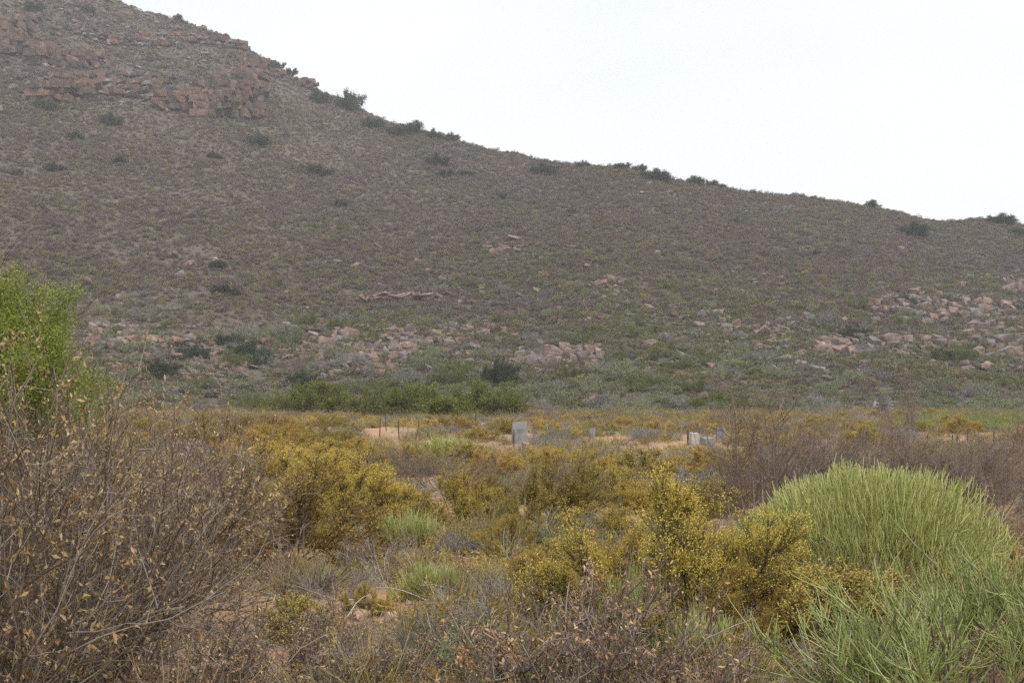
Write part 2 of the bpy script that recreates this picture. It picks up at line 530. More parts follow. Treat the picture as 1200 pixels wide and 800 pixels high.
def p_dead(seed, R, H, n1, leafy, twig='dead_twig', leafL=0.036, k2=9, k3=6, k4=1, tmax=1.15):
    rng = np.random.RandomState(seed)
    a = stems(rng, n1, R, H, tmax, 0.18, 8, 0.10, 0.04)
    b = kids(rng, a, k2, 0.15, 0.95, 0.75, 0.40 * H, 6, 0.16, 0.06)
    c = kids(rng, b, k3, 0.1, 1.0, 0.9, 0.17 * H, 5, 0.22, 0.03)
    mb = MB()
    tubes(mb, a, 0.0085, 0.003, 5); tubes(mb, b, 0.0036, 0.0016, 4); tubes(mb, c, 0.0018, 0.0009, 3)
    if k4:
        e = kids(rng, c, k4, 0.2, 1.0, 1.0, 0.09 * H, 4, 0.3, 0.0)
        tubes(mb, e, 0.0012, 0.0007, 3)
    parts = [('branches', mb.mesh('branches', M[twig]))]
    if leafy:
        lb = MB()
        wt = np.repeat(rng.lognormal(0, 1.0, len(b)), k3); wt *= rng.lognormal(0, .5, len(wt))
        p, d = sample(c, rng.choice(len(c), leafy, p=wt / wt.sum()), rng.uniform(.05, 1, leafy))
        hh = np.clip(p[:, 2] / H, 0, 1.2)
        keep = rng.uniform(0, 1, leafy) < 0.35 + 0.65 * hh
        p, d = p[keep], d[keep]
        dd = nrm(d * 0.3 + rng.normal(0, 1, d.shape) + np.array([0, 0, -0.35]))
        n = len(p)
        curled(lb, p, dd, leafL * rng.uniform(.4, 1.3, n), leafL * .36 * rng.uniform(.5, 1.2, n), rng)
        parts.append(('leaves', lb.mesh('leaves', M['dry_leaf'])))
    return parts


def p_yellow(seed, R, H, flower='yellow_flower', leaf='olive_leaf', nfl=18, n1=28, fine=1.0):
    rng = np.random.RandomState(seed)
    a = stems(rng, n1, R * .88, H * .85, 1.42, 0.12, 6, 0.07, 0.03, 0.82)
    b = kids(rng, a, 9, 0.3, 0.97, 0.6, 0.28 * H, 5, 0.10, 0.08)
    c = kids(rng, b, int(9 / fine), 0.2, 1.0, 0.6, 0.15 * H, 4, 0.10, 0.12)
    mb = MB()
    tubes(mb, a, 0.009, 0.004, 4); tubes(mb, b, 0.004, 0.002, 3); tubes(mb, c, 0.0022, 0.0012, 3)
    lb = MB()
    p, d = along(rng, c, int(15000 / fine ** 2), 0.1, 1.0)
    leaves(lb, p, d * .8 + rng.normal(0, .5, d.shape), 0.036 * fine * rng.uniform(.6, 1.3, len(p)), 0.010 * fine, rng)
    fb = MB()
    p, d = tips(c)
    out = nrm(p * np.array([1, 1, 1.3]))
    rr = np.linalg.norm(p / np.array([R, R, H]), axis=1)
    sel = rng.uniform(0, 1, len(p)) < np.clip((rr - 0.5) * 2.4, 0.03, .9) * np.clip(p[:, 2] / H * 2.6, .15, 1)
    p, d = p[sel], d[sel]
    i = np.repeat(np.arange(len(p)), nfl)
    q = p[i] + rng.normal(0, 0.03 * fine ** .5, (len(i), 3)) * np.array([1, 1, .7])
    leaves(fb, q, d[i] * .6 + rng.normal(0, .6, (len(i), 3)) + np.array([0, 0, .4]), 0.019 * fine * rng.uniform(.7, 1.4, len(i)), 0.012 * fine, rng)
    return [('branches', mb.mesh('branches', M['stem'])), ('leaves', lb.mesh('leaves', M[leaf])), ('flowers', fb.mesh('flowers', M[flower]))]


def p_pencil(seed, R, H, n1, k2, k3, r, L3, mat, spread=0.45, up=0.22, dead=0, fr=.62, fb=.36):
    rng = np.random.RandomState(seed)
    a = stems(rng, n1, R * fr, H * fr, 1.35, 0.22 * R, 6, 0.07, 0.06, 0.55)
    b = kids(rng, a, k2, 0.35, 1.0, spread, fb * H, 5, 0.07, up * .7)
    c = kids(rng, b, k3, 0.25, 1.0, spread * .8, L3, 5, 0.05, up)
    mb = MB()
    tubes(mb, a, r * 2.0, r * 1.3, 5)
    gb = MB()
    tubes(gb, b, r * 1.15, r * .95, 4)
    tubes(gb, c, r, r * .55, 4)
    parts = [('branches', mb.mesh('branches', M['stem'], True)), ('green_stems', gb.mesh('green_stems', M[mat], True))]
    if dead:
        db = MB()
        e = kids(rng, a, dead, 0.2, 1.0, 0.8, 0.4 * H, 5, 0.2, 0.05)
        tubes(db, e, 0.0035, 0.0015, 3)
        parts.append(('dry_stems', db.mesh('dry_stems', M['pale_twig'])))
    return parts


def p_dome(seed, R, H, n, r, L, mat):
    """a dense cushion of pencil stems whose ends lie on a slightly lumpy dome"""
    rng = np.random.RandomState(seed)
    a = stems(rng, 120, R * .7, H * .7, 1.45, 0.2 * R, 6, 0.06, 0.03, 0.6)
    b = kids(rng, a, 8, .4, 1, .5, .25 * H, 4, .08, .12)
    D, th = dome_dirs(rng, n, 1.5)
    ph = np.arctan2(D[:, 1], D[:, 0])
    gap = vnoise(D[:, 0] * 6 + 2, D[:, 1] * 6 + 7, 8)
    lump = rng.normal(1, .028, n) - .16 * np.clip(-gap - .25, 0, 1) + .13 * vnoise(D[:, 0] * 4 + 9, D[:, 1] * 4 + 5, 3) + .05 * vnoise(D[:, 0] * 11, D[:, 1] * 11, 4)
    rad = lump / np.sqrt((np.sin(th) / R) ** 2 + (np.cos(th) / H) ** 2) * (1 - .28 * rng.uniform(0, 1, n) ** 2)
    tip = D * rad[:, None]
    d = nrm(D * .55 + np.array([0, 0, .75]) + rng.normal(0, .2, (n, 3)))
    ln = L * rng.uniform(.6, 1.25, n)
    g = grow(rng, tip - d * ln[:, None] * .85, nrm(d + rng.normal(0, .1, (n, 3))), ln, 4, .05, .03)
    mb = MB(); tubes(mb, a, r * 2.2, r * 1.3, 4)
    gb = MB(); tubes(gb, b, r * 1.2, r, 4); tubes(gb, g, r, r * .6, 4)
    return [('branches', mb.mesh('branches', M['stem'], True)), ('green_stems', gb.mesh('green_stems', M[mat], True))]


def p_leafy(seed, R, H, leaf, nleaf, L, W, n1=18, k2=8, k3=6, tmax=1.45, base=0.15, twig='stem'):
    """a rounded leafy bush"""
    rng = np.random.RandomState(seed)
    a = stems(rng, n1, R, H, tmax, base, 6, 0.10, 0.03, 0.6)
    b = kids(rng, a, k2, 0.3, 1.0, 0.7, 0.34 * H, 4, 0.15, 0.05)
    c = kids(rng, b, k3, 0.3, 1.0, 0.8, 0.18 * H, 3, 0.15, 0.05)
    mb = MB()
    tubes(mb, a, 0.012 * H, 0.005 * H, 4); tubes(mb, b, 0.005 * H, 0.003 * H, 3); tubes(mb, c, 0.003 * H, 0.0015 * H, 3)
    lb = MB()
    p, d = along(rng, c, nleaf, 0.1, 1.05)
    p = p + rng.normal(0, L * .8, p.shape)
    leaves(lb, p, d * .6 + rng.normal(0, .8, d.shape) + np.array([0, 0, .3]), L * rng.uniform(.6, 1.3, nleaf), W, rng)
    return [('branches', mb.mesh('branches', M[twig])), ('leaves', lb.mesh('leaves', M[leaf]))]


def p_tree(seed, H, R, leaf, nleaf):
    rng = np.random.RandomState(seed)
    t = grow(rng, [(0, 0, -.1), (0.03, 0.02, -.1), (-.03, 0.03, -.1)], [(0.1, 0, 1), (.35, .2, 1), (-.3, .25, 1)], np.array([.45, .42, .42]) * H, 6, 0.06, 0.04)
    a = kids(rng, t, 9, 0.4, 1.0, 0.85, 0.40 * H, 6, 0.12, 0.04)
    b = kids(rng, a, 7, 0.3, 1.0, 0.8, 0.26 * H, 5, 0.15, 0.06)
    c = kids(rng, b, 7, 0.25, 1.0, 0.8, 0.12 * H, 4, 0.15, 0.05)
    tb = MB(); tubes(tb, t, 0.05, 0.028, 7)
    mb = MB(); tubes(mb, a, 0.022, 0.009, 5); tubes(mb, b, 0.008, 0.004, 4); tubes(mb, c, 0.003, 0.0015, 3)
    lb = MB()
    p, d = along(rng, c, nleaf, 0.1, 1.05)
    p = p + rng.normal(0, .075, p.shape)
    leaves(lb, p, d * .8 + rng.normal(0, .6, d.shape), 0.05 * rng.uniform(.6, 1.3, nleaf), 0.015, rng)
    return [('trunk', tb.mesh('trunk', M['stem'], True)), ('branches', mb.mesh('branches', M['stem'])), ('crown', lb.mesh('crown', M[leaf]))]


# prototypes (height about 1 unit = metres as given)
for i in range(3):
    proto('dead%d' % i, p_dead(100 + i, 0.92, 1.7, 28, 6500, leafL=0.038, k2=10, k3=6, tmax=1.0))
for i in range(2):
    proto('deadlow%d' % i, p_dead(120 + i, 0.62, 0.7, 26, 4000, leafL=0.036, k2=9, k3=6, tmax=1.4))
    proto('twiggy%d' % i, p_dead(130 + i, 0.5, 0.5, 20, 300, twig='pale_twig', leafL=0.02, k2=7, k3=5, tmax=1.45))
for i in range(3):
    proto('bare%d' % i, p_dead(140 + i, 0.95, 1.0, 22, 500, twig='bare_twig', leafL=0.02, k2=10, k3=7, k4=1, tmax=1.3))
for i in range(3):
    proto('yellow%d' % i, p_yellow(200 + i, 0.78, 0.95))
    proto('golden%d' % i, p_yellow(210 + i, 0.62, 0.7, 'golden_flower', 'olive_leaf', 8))
for i in range(2):
    proto('yellow_fine%d' % i, p_yellow(230 + i, 0.8, 0.95, nfl=24, fine=.6))
for i in range(2):
    proto('olive%d' % i, p_yellow(220 + i, 0.75, 1.1, 'olive_leaf', 'olive_leaf', 3, 18))
proto('pencil_big', p_dome(300, 1.38, 1.12, 10500, 0.0042, 0.18, 'pencil_bright'))
proto('pencil_open', p_pencil(301, 1.3, 0.95, 46, 6, 5, 0.0044, 0.24, 'pencil_green', 0.8, 0.11, 0, .74, .3))
proto('pencil_small', p_pencil(302, 0.55, 0.55, 40, 8, 5, 0.0045, 0.22, 'pencil_bright', 0.4, 0.22))
for i in range(3):
    proto('green%d' % i, p_leafy(400 + i, 1.15, 1.0, 'green_leaf', 7000, 0.055, 0.022))
    proto('dark%d' % i, p_leafy(410 + i, 1.1, 0.9, 'dark_leaf', 9000, 0.09, 0.05, 26))
for i in range(2):
    proto('grey%d' % i, p_leafy(420 + i, 0.6, 0.5, 'grey_leaf', 3800, 0.030, 0.009, 22, 8, 6, 1.5, 0.1, 'pale_twig'))
    proto('sage%d' % i, p_leafy(430 + i, 0.6, 0.5, 'sage_leaf', 3800, 0.034, 0.011, 20, 8, 6, 1.5, 0.1))
for i in range(2): proto('thicket%d' % i, p_leafy(440 + i, 1.2, 1.0, 'thicket_leaf', 24000, 0.05, 0.024, 30, 9, 7))
proto('tree', p_tree(500, 3.4, 1.6, 'bright_leaf', 150000))
proto('dead_tree', p_dead(510, 0.42, 1.0, 7, 0, twig='bare_twig', k2=9, k3=8, k4=2, tmax=0.6))

# ------------------------------------------------------------------ labels for repeats: told apart by where they stand
REG = []     # object, phrase, place, group, category, px


def reg(o, phrase, place, group, cat, px, cell_extra=''):
    REG.append((o, phrase, place, group, cat, px))


ORD = ['leftmost'] + [w_ + ' from left' for w_ in ('second third fourth fifth sixth seventh eighth ninth tenth eleventh twelfth thirteenth fourteenth fifteenth sixteenth seventeenth eighteenth').split()]


def finish_labels():
    cells = {}
    for r in REG: cells.setdefault((r[1], r[2]), []).append(r)
    for (ph, pl), rs in cells.items():
        rs.sort(key=lambda r: r[5])
        n = len(rs)
        for k, r in enumerate(rs):
            if n == 1: lab = '%s %s' % (ph, pl)
            elif n == 2: lab = '%s %s, %s of two' % (ph, pl, ('left', 'right')[k])
            elif n == 3: lab = '%s %s, %s of three' % (ph, pl, ('left', 'middle', 'right')[k])
            elif k == n - 1: lab = '%s %s, rightmost' % (ph, pl)
            else: lab = '%s %s, %s' % (ph, pl, ORD[min(k, 17)])
            tag(r[0], lab, r[4], r[3])


def zone_flat(px, y):
    """where on the flat, named by things one can find"""
    dd = 'close by' if y < 15 else 'in middle distance' if y < 26 else 'far out' if y < 45 else 'farther back' if y < 66 else 'at the back' if y < 84 else 'below the slope'
    names = [(150, 'behind left dry bush'), (330, 'beyond left dry bush end'), (430, 'left of short fence'), (520, 'by short fence'), (580, 'left of tall slab'),
             (645, 'by tall grey slab'), (710, 'by small grey slab'), (770, 'left of white block'), (835, 'by white block'),
             (900, 'around bare tree'), (970, 'right of bare tree'), (1030, 'left of wind pump'), (1090, 'near slim dead tree'), (5000, 'at right fence')]
    for lim, s in names:
        if px < lim: return dd + ' ' + s


def zone_slope(px, py):
    v = 'lowest on slope' if py > 455 else 'low on slope' if py > 425 else 'among lower rocks' if py > 385 else 'in mid slope' if py > 330 else 'high on slope' if py > 230 else 'near the skyline'
    names = [(110, 'above green tree'), (200, 'left of pale ledge'), (290, 'over left dry bush'), (370, 'above thicket left end'), (460, 'over short fence'), (560, 'over green thicket'), (660, 'over tall grey slab'),
             (760, 'over small grey slab'), (860, 'over white block'), (960, 'over bare tree'), (1060, 'over wind pump'), (1130, 'over right fence'), (5000, 'at right edge')]
    for lim, s in names:
        if px < lim: return v + ' ' + s


GROUPS = {'yellow_fine': ('yellow flowering bush', 'yellow_bush', 'bush', 'yellow flowering bushes on the flat'),
          'yellow': ('yellow flowering bush', 'yellow_bush', 'bush', 'yellow flowering bushes on the flat'),
          'golden': ('golden orange bush', 'golden_bush', 'bush', 'golden bushes on the flat'),
          'olive': ('olive brown bush', 'olive_bush', 'bush', 'olive bushes on the flat'),
          'bare': ('leafless brown bush', 'bare_bush', 'bush', 'leafless bushes on the flat'),
          'grey': ('rounded grey bush', 'grey_bush', 'bush', 'grey bushes on the flat'),
          'sage': ('pale sage bush', 'sage_bush', 'bush', 'sage green bushes'),
          'green': ('mid green bush', 'green_bush', 'bush', 'green bushes'),
          'thicket': ('dense green bush', 'green_bush', 'bush', 'green bushes'),
          'dark': ('dark green shrub', 'dark_shrub', 'shrub', 'dark green shrubs on the hill'),
          'twiggy': ('low pale grey tangle of dry twigs', 'dry_shrub', 'shrub', 'dry twiggy shrubs'),
          'deadlow': ('low dead bush with curled tan leaves', 'dead_bush', 'bush', 'dead bushes in the foreground'),
          'pencil_small': ('small clump of upright pale green stems', 'pencil_bush', 'bush', 'green pencil stemmed bushes')}
NV = {'yellow_fine': 2, 'yellow': 3, 'golden': 3, 'olive': 2, 'bare': 3, 'grey': 2, 'sage': 2, 'green': 3, 'dark': 3, 'twiggy': 2, 'deadlow': 2, 'dead': 3, 'thicket': 2}
PH = {'yellow_fine': .95, 'yellow': .95, 'golden': .7, 'olive': 1.1, 'bare': 1.05, 'grey': .5, 'sage': .5, 'green': 1.05, 'dark': 1.0, 'twiggy': .52, 'deadlow': .72, 'dead': 1.75, 'thicket': 1.02, 'pencil_small': .62}


def var(kind):
    return kind + str(R0.randrange(NV[kind])) if kind in NV else kind


def at_px(kind, px, py, hpx, label=None, name=None, group=None, wide=1.0, slope=False, cat=None):
    """a plant whose foot is seen at px, py and that is hpx tall in the photograph"""
    p = hit(px, py)
    sc = hpx * p.y / F / PH[kind]
    ph, nm, ct, gr = GROUPS[kind]
    o = make(var(kind), name or nm, (p.x, p.y, p.z - 0.02), R0.uniform(0, 6.28), sc * wide, sc)
    if label: tag(o, label, cat or ct, group or gr)
    else: reg(o, ph, zone_slope(px, py) if slope else zone_flat(px, p.y), group or gr, cat or ct, px)
    return o


TAKEN = []        # px, py, half width: places where no scattered bush may stand

# ------------------------------------------------------------------ foreground
for i, (x, y, sc, lab) in enumerate([
        (-2.6, 4.7, 1.02, 'big dry bush with curled tan leaves filling the lower left corner'),
        (-2.4, 5.7, 0.84, 'big dry bush with curled tan leaves, rightmost of the left foreground, reaching over sand'),
        (-3.1, 6.6, 1.02, 'dry leafless topped bush in front of the bright green tree at left edge'),
        (-2.9, 7.6, 0.9, 'dry brown bush with golden leaves behind the corner bush, below the pale ledge'),
        (-4.1, 8.2, 0.98, 'dry grey brown bush at the far left edge under the green tree'),
        (-3.2, 10.4, 0.85, 'dry bush with ochre leaves, backmost of the left dry bushes')]):
    o = make('dead%d' % (i % 3), 'dead_bush', (x, y, float(height(x, y))), R0.uniform(0, 6.28), sc, sc * 1.2)
    tag(o, lab, 'bush', 'dry bushes at the left of the foreground')

at = lambda px, y: ((px - 600) / F * y, y, float(height((px - 600) / F * y, y)))
o = make('pencil_open', 'pencil_bush', at(1110, 5.4), 0.4, 0.9)
tag(o, 'open bush of silvery green pencil stems filling the lower right corner', 'bush', 'green pencil stemmed bushes')
o = make('pencil_open', 'pencil_bush', at(1235, 6.2), 2.4, 0.9)
tag(o, 'green pencil stemmed bush cut by the right edge', 'bush', 'green pencil stemmed bushes')
o = make('pencil_big', 'pencil_bush', at(1016, 9.8), 1.0, 0.95)
tag(o, 'large dome shaped bush of bright yellow green upright stems at right', 'bush', 'green pencil stemmed bushes')
at_px('pencil_small', 478, 640, 48, 'small bright green tuft of pencil stems beside the blue grey bush', wide=1.1)
at_px('pencil_small', 505, 700, 48, 'pale yellowish green tuft in front of the bright green tuft, on sand', wide=1.1)
at_px('pencil_small', 815, 775, 75, 'olive green tuft at the foot of the big yellow bush', wide=0.9)
at_px('pencil_small', 520, 535, 28, 'pale green clump of stems right of the short fence', wide=1.3)
at_px('pencil_small', 745, 760, 110, 'slim dark green stems left of the big yellow bush', wide=0.5)

at_px('yellow_fine', 402, 620, 88, 'large rounded yellow green bush behind the left dry bush, by the bare sand', wide=1.05)
at_px('yellow', 535, 612, 60, 'broad olive yellow bush with bright crown in the middle of the flat', wide=1.25)
at_px('yellow_fine', 600, 650, 50, 'golden flowering bush right of the blue grey bush')
at_px('yellow_fine', 800, 740, 185, 'large yellow flowering bush left of the big green dome', wide=1.0)
at_px('yellow_fine', 858, 748, 88, 'dense golden bush at the left foot of the green dome', wide=1.1)
at_px('yellow_fine', 735, 715, 95, 'yellow green bush left of the large yellow flowering bush', wide=.9)
at_px('golden', 720, 592, 45, 'small round orange gold bush in the middle of the flat')
at_px('golden', 790, 615, 42, 'golden bush behind the large yellow flowering bush')
at_px('golden', 955, 740, 82, 'pale orange bush between the green dome and the open pencil bush', wide=1.6)
at_px('golden', 835, 600, 42, 'golden bush left of the bare tree foot', wide=1.2)
at_px('golden', 345, 745, 50, 'small golden bush on sand at the edge of the left dry bush')
at_px('yellow_fine', 425, 720, 38, 'small yellow bush on the bare sand, centre left')
at_px('yellow_fine', 510, 830, 50, 'low yellow bush at the bottom edge, left of centre')
at_px('olive', 640, 605, 85, 'tall pale olive bush with open twigs in the centre', wide=1.1)
at_px('olive', 690, 690, 70, 'olive bush behind the brown dead bush', wide=1.0)
at_px('grey', 540, 655, 32, 'blue grey rounded bush in front of the olive yellow bush', wide=1.2)
at_px('grey', 655, 522, 25, 'grey mound of fine twigs just right of the tall grey slab')
at_px('sage', 660, 648, 45, 'pale grey green bush in front of the tall olive bush', wide=1.1)
at_px('sage', 560, 820, 75, 'sage green bush at the bottom edge, left of the brown dead bush', wide=1.0)
at_px('deadlow', 690, 830, 170, 'brown dead bush with curled tan leaves at bottom centre', wide=1.05)
at_px('deadlow', 770, 850, 150, 'brown dead bush with few leaves, bottom, right of centre')
at_px('deadlow', 600, 860, 110, 'greyish dead bush at the bottom, left of the brown one')
at_px('deadlow', 455, 820, 85, 'sparse dead bush on the sand at bottom left of centre')
at_px('twiggy', 395, 700, 55, 'pale dry twigs on the bare sand beside the left dry bush')
at_px('twiggy', 440, 668, 60, 'reddish dry shrub left of the bright green tuft', wide=.9)
at_px('twiggy', 520, 760, 60, 'pale dry shrub on the sand at bottom centre left')
at_px('twiggy', 590, 720, 55, 'straw coloured dry shrub between sand and brown dead bush')
at_px('twiggy', 870, 800, 50, 'low dry twigs on bare soil right of the brown dead bush')
at_px('twiggy', 400, 800, 60, 'tangle of grey twigs at the bottom, right of the left dry bush')
at_px('olive', 850, 570, 45, 'olive bush just left of the bare tree', wide=1.2)
at_px('bare', 520, 575, 55, 'leafless brown bush behind the olive yellow bush', wide=1.5)
at_px('bare', 460, 570, 50, 'leafless grey brown bush between two yellow bushes', wide=1.2)
at_px('bare', 960, 600, 95, 'tall leafless brown bush right of the bare tree', wide=0.9)
at_px('bare', 1020, 580, 85, 'leafless bush of fine brown twigs behind the green dome', wide=1.1)
at_px('bare', 1090, 590, 85, 'wide leafless brown bush behind the green dome, under the right fence', wide=1.2)
at_px('bare', 1165, 600, 85, 'leafless brown bush right of the green dome, by the right edge', wide=1.1)
at_px('bare', 1215, 640, 100, 'leafless brown bush cut by the right edge')
at_px('bare', 1195, 570, 55, 'leafless brown bush below the rightmost fence post', wide=1.2)
at_px('golden', 1190, 720, 90, 'ochre bush at the right edge behind the open pencil bush')

for k_, px, py, h, wd in [('yellow', 690, 578, 44, 1.2), ('golden', 752, 562, 40, 1.3), ('yellow', 580, 562, 40, 1.2), ('yellow', 478, 556, 36, 1.2), ('golden', 428, 552, 34, 1.3), ('yellow', 368, 560, 46, 1.2),
                        ('yellow', 318, 570, 55, 1.2), ('yellow', 700, 632, 48, 1.3), ('golden', 655, 668, 42, 1.3), ('yellow', 765, 600, 46, 1.2), ('olive', 560, 592, 44, 1.2), ('yellow', 822, 558, 36, 1.3),
                        ('golden', 862, 556, 32, 1.4), ('yellow', 300, 548, 44, 1.3), ('golden', 540, 546, 30, 1.4), ('yellow', 640, 552, 32, 1.3), ('olive', 610, 625, 48, 1.1), ('yellow', 440, 610, 50, 1.1), ('yellow', 350, 640, 70, 1.0),
                        ('olive', 770, 690, 70, 1.1), ('yellow_fine', 640, 700, 55, 1.3), ('bare', 905, 612, 125, .62), ('bare', 948, 606, 120, .6), ('bare', 1000, 592, 92, .9), ('bare', 1130, 585, 82, 1.0),
                        ('deadlow', 335, 800, 90, 1.1), ('deadlow', 385, 765, 70, 1.1), ('deadlow', 520, 800, 85, 1.0),
                        ('deadlow', 250, 830, 120, 1.1), ('twiggy', 560, 745, 65, 1.2)]:
    at_px(k_, px, py, h, wide=wd)

# trees
o = make('tree', 'green_tree', at(20, 13.5), 2.1, 1.04)
tag(o, 'bright green leafy tree at the left edge behind the dry bush', 'tree')
p = hit(893, 625)
o = make('dead_tree', 'bare_tree', p, 1.2, 2.05)
tag(o, 'bare dark stemmed tree with fine brown twigs left of the green dome', 'tree')
p = hit(1064, 512)
o = make('dead_tree', 'dead_tree', p, 3.0, 2.3)
tag(o, 'slim dead tree with reddish brown twigs right of the wind pump', 'tree')
at_px('bare', 1068, 512, 16, 'small dark brown dead shrub at the foot of the slim dead tree')

# green thicket at the foot of the slope
for px, py, h, wd, kd, lab in [(352, 486, 34, 1.2, 'thicket', 'green bush at the left end of the thicket'), (398, 487, 36, 1.3, 'thicket', 'second green bush from the left in the thicket'),
                       (455, 489, 32, 1.5, 'thicket', 'mid green bush in the middle of the thicket'), (510, 489, 36, 1.35, 'thicket', 'olive green bush right of the middle of the thicket'),
                       (548, 489, 38, 1.3, 'thicket', 'tallest yellowish green bush near the right end of the thicket'), (592, 490, 24, 1.5, 'thicket', 'low yellow green bush at the right tip of the thicket'),
                       (432, 462, 22, 1.0, 'green', 'dark green bush peeping over the thicket, left of centre'), (533, 446, 30, .68, 'green', 'round green bush on the rocks above the thicket'),
                       (586, 450, 27, .64, 'dark', 'dark round green bush on the rocks above the thicket tip'), (835, 480, 18, 1.6, 'thicket', 'soft green bush at the slope foot left of the bare tree'),
                       (905, 482, 24, 1.2, 'sage', 'pale green bush behind the bare tree')]:
    at_px(kd, px, py, h, lab, wide=wd, group='green bushes at the foot of the slope')
at_px('sage', 650, 478, 26, 'feathery pale green bush behind the tall grey slab', wide=1.2)

# ------------------------------------------------------------------ scattered bushes of the flat
SAND = [(350, 735, 40, 30), (555, 660, 30, 14), (430, 695, 40, 18), (560, 500, 0, 0), (720, 515, 35, 6), (450, 508, 40, 7), (400, 640, 40, 14), (815, 520, 30, 7), (608, 512, 22, 12), (560, 610, 15, 8), (940, 790, 60, 25)]
SPOTS = []
# bushes in front of the built things stay low enough to leave them in view: px from, to, row, nearer than
CLEAR = [(594, 622, 511, 43), (688, 700, 507, 46), (802, 852, 513, 44), (435, 472, 505, 45), (1015, 1075, 486, 70), (1085, 1200, 508, 45)]
HERO = [(x.location.x, x.location.y, 0.5 * x.scale.x) for x in COL.objects if x.type == 'EMPTY']
rs = random.Random(5)
tries = 0
while len(SPOTS) < 600 and tries < 40000:
    tries += 1
    Y = rs.uniform(45, 110) if len(SPOTS) < 190 else math.sqrt(rs.uniform(10.5 ** 2, 104 ** 2)) if rs.random() < .6 else rs.uniform(11, 104)
    u = rs.uniform(-0.56, 0.56)
    x = u * Y
    px, py = 600 + F * u, HZ + F * CAMZ / Y
    if Y < 24 and px < 300 or Y < 15 and px > 760: continue
    if px > 1060 and 42 < Y < 100 and rs.random() < .75: continue          # the small meadow
    if any(((px - a) / (c + 1e-3)) ** 2 + ((py - b) / (d + 1e-3)) ** 2 < 1 for a, b, c, d in SAND): continue
    if any((x - a) ** 2 + (Y - b) ** 2 < (0.55 + r) ** 2 for a, b, r in HERO): continue
    if any((x - a) ** 2 + (Y - b) ** 2 < (0.85 + 0.010 * Y) ** 2 for a, b in SPOTS): continue
    CAND = (x, Y)
    n1 = float(vnoise(x / 9, Y / 12, 77))
    r = rs.random()
    if Y > 88: k = 'grey' if r < .2 else 'sage' if r < .45 else 'green' if r < .65 else 'yellow' if r < .85 else 'golden'
    elif Y > 34:
        if px > 1080 and Y < 60: k = 'bare' if r < .4 else 'yellow'
        elif r < .36: k = 'golden' if n1 > 0 else 'yellow'
        elif r < .54: k = 'yellow'
        elif r < .76: k = 'grey'
        elif r < .84: k = 'olive'
        elif r < .93: k = 'bare'
        else: k = 'sage'
    elif px > 930:
        k = 'bare' if r < .55 else 'olive' if r < .75 else 'yellow' if r < .9 else 'sage'
    else:
        k = 'yellow' if r < .38 else 'golden' if r < .55 else 'olive' if r < .76 else 'bare' if r < .86 else 'sage' if r < .9 else 'grey'
    hgt = rs.uniform(.65, 1.1) * (1.25 if k in ('bare', 'olive') else 1.0) * (0.65 if k in ('grey', 'sage', 'golden') else 1.0)
    hgt = min(hgt * (1 + 0.003 * Y), 1.5)
    hgt *= min(1, max(.55, 1.45 - Y / 65)) if k != 'bare' else min(1, max(.6, 1.45 - Y / 65))
    top = HZ - F * (hgt * 1.1 - CAMZ) / Y
    mg = F * .55 * hgt / Y
    if any(a - mg < px < b + mg and top < lim and Y < yl for a, b, lim, yl in CLEAR): continue
    SPOTS.append(CAND)
    sc = hgt / PH[k]
    ph, nm, ct, gr = GROUPS[k]
    o = make(k + str(rs.randrange(NV[k])), nm, (x, Y, float(height(x, Y)) - .03), rs.uniform(0, 6.28), sc * rs.uniform(1.1, 1.6), sc)
    reg(o, ph, zone_flat(px, Y), gr, ct, px)

# ------------------------------------------------------------------ dark shrubs of the slope and the skyline
DS = [(53, 128, 10, 1.2), (130, 146, 13, 1.0), (88, 163, 8, 1), (140, 191, 8, 1.1), (64, 200, 9, 1.2), (300, 170, 12, 1.3), (373, 206, 13, 1.2), (400, 242, 7, 1.2),
      (410, 128, 20, .7), (437, 150, 12, 1.0), (487, 156, 12, 1.4), (508, 162, 10, 1.0), (527, 165, 9, 1.1), (513, 193, 12, 1.2), (520, 207, 8, 1.2), (545, 206, 6, 1.6),
      (637, 203, 11, 1.2), (683, 196, 7, 1.1), (729, 198, 7, 1.5), (749, 201, 8, 1.0), (768, 212, 13, 1.4), (815, 216, 10, 1.0), (838, 220, 9, 1.4), (1023, 240, 8, 1.0),
      (1069, 276, 14, 1.2), (1172, 262, 11, 1.5), (1192, 275, 8, 1.2), (240, 124, 9, 1.0), (175, 92, 9, 1.1), (40, 12, 9, 1.2), (100, 14, 8, 1.2), (210, 26, 8, 1.0),
      (325, 84, 11, .8), (375, 120, 14, .8), (463, 158, 10, 1.0), (340, 66, 8, .9), (20, 205, 6, 1.0), (670, 250, 5, 1.2), (590, 232, 5, 1.2), (860, 262, 5, 1.1), (955, 300, 6, 1.2), (250, 185, 6, 1.2)]
for px, py, h, wd in DS:
    at_px('dark', px, py, h, wide=wd, slope=True)
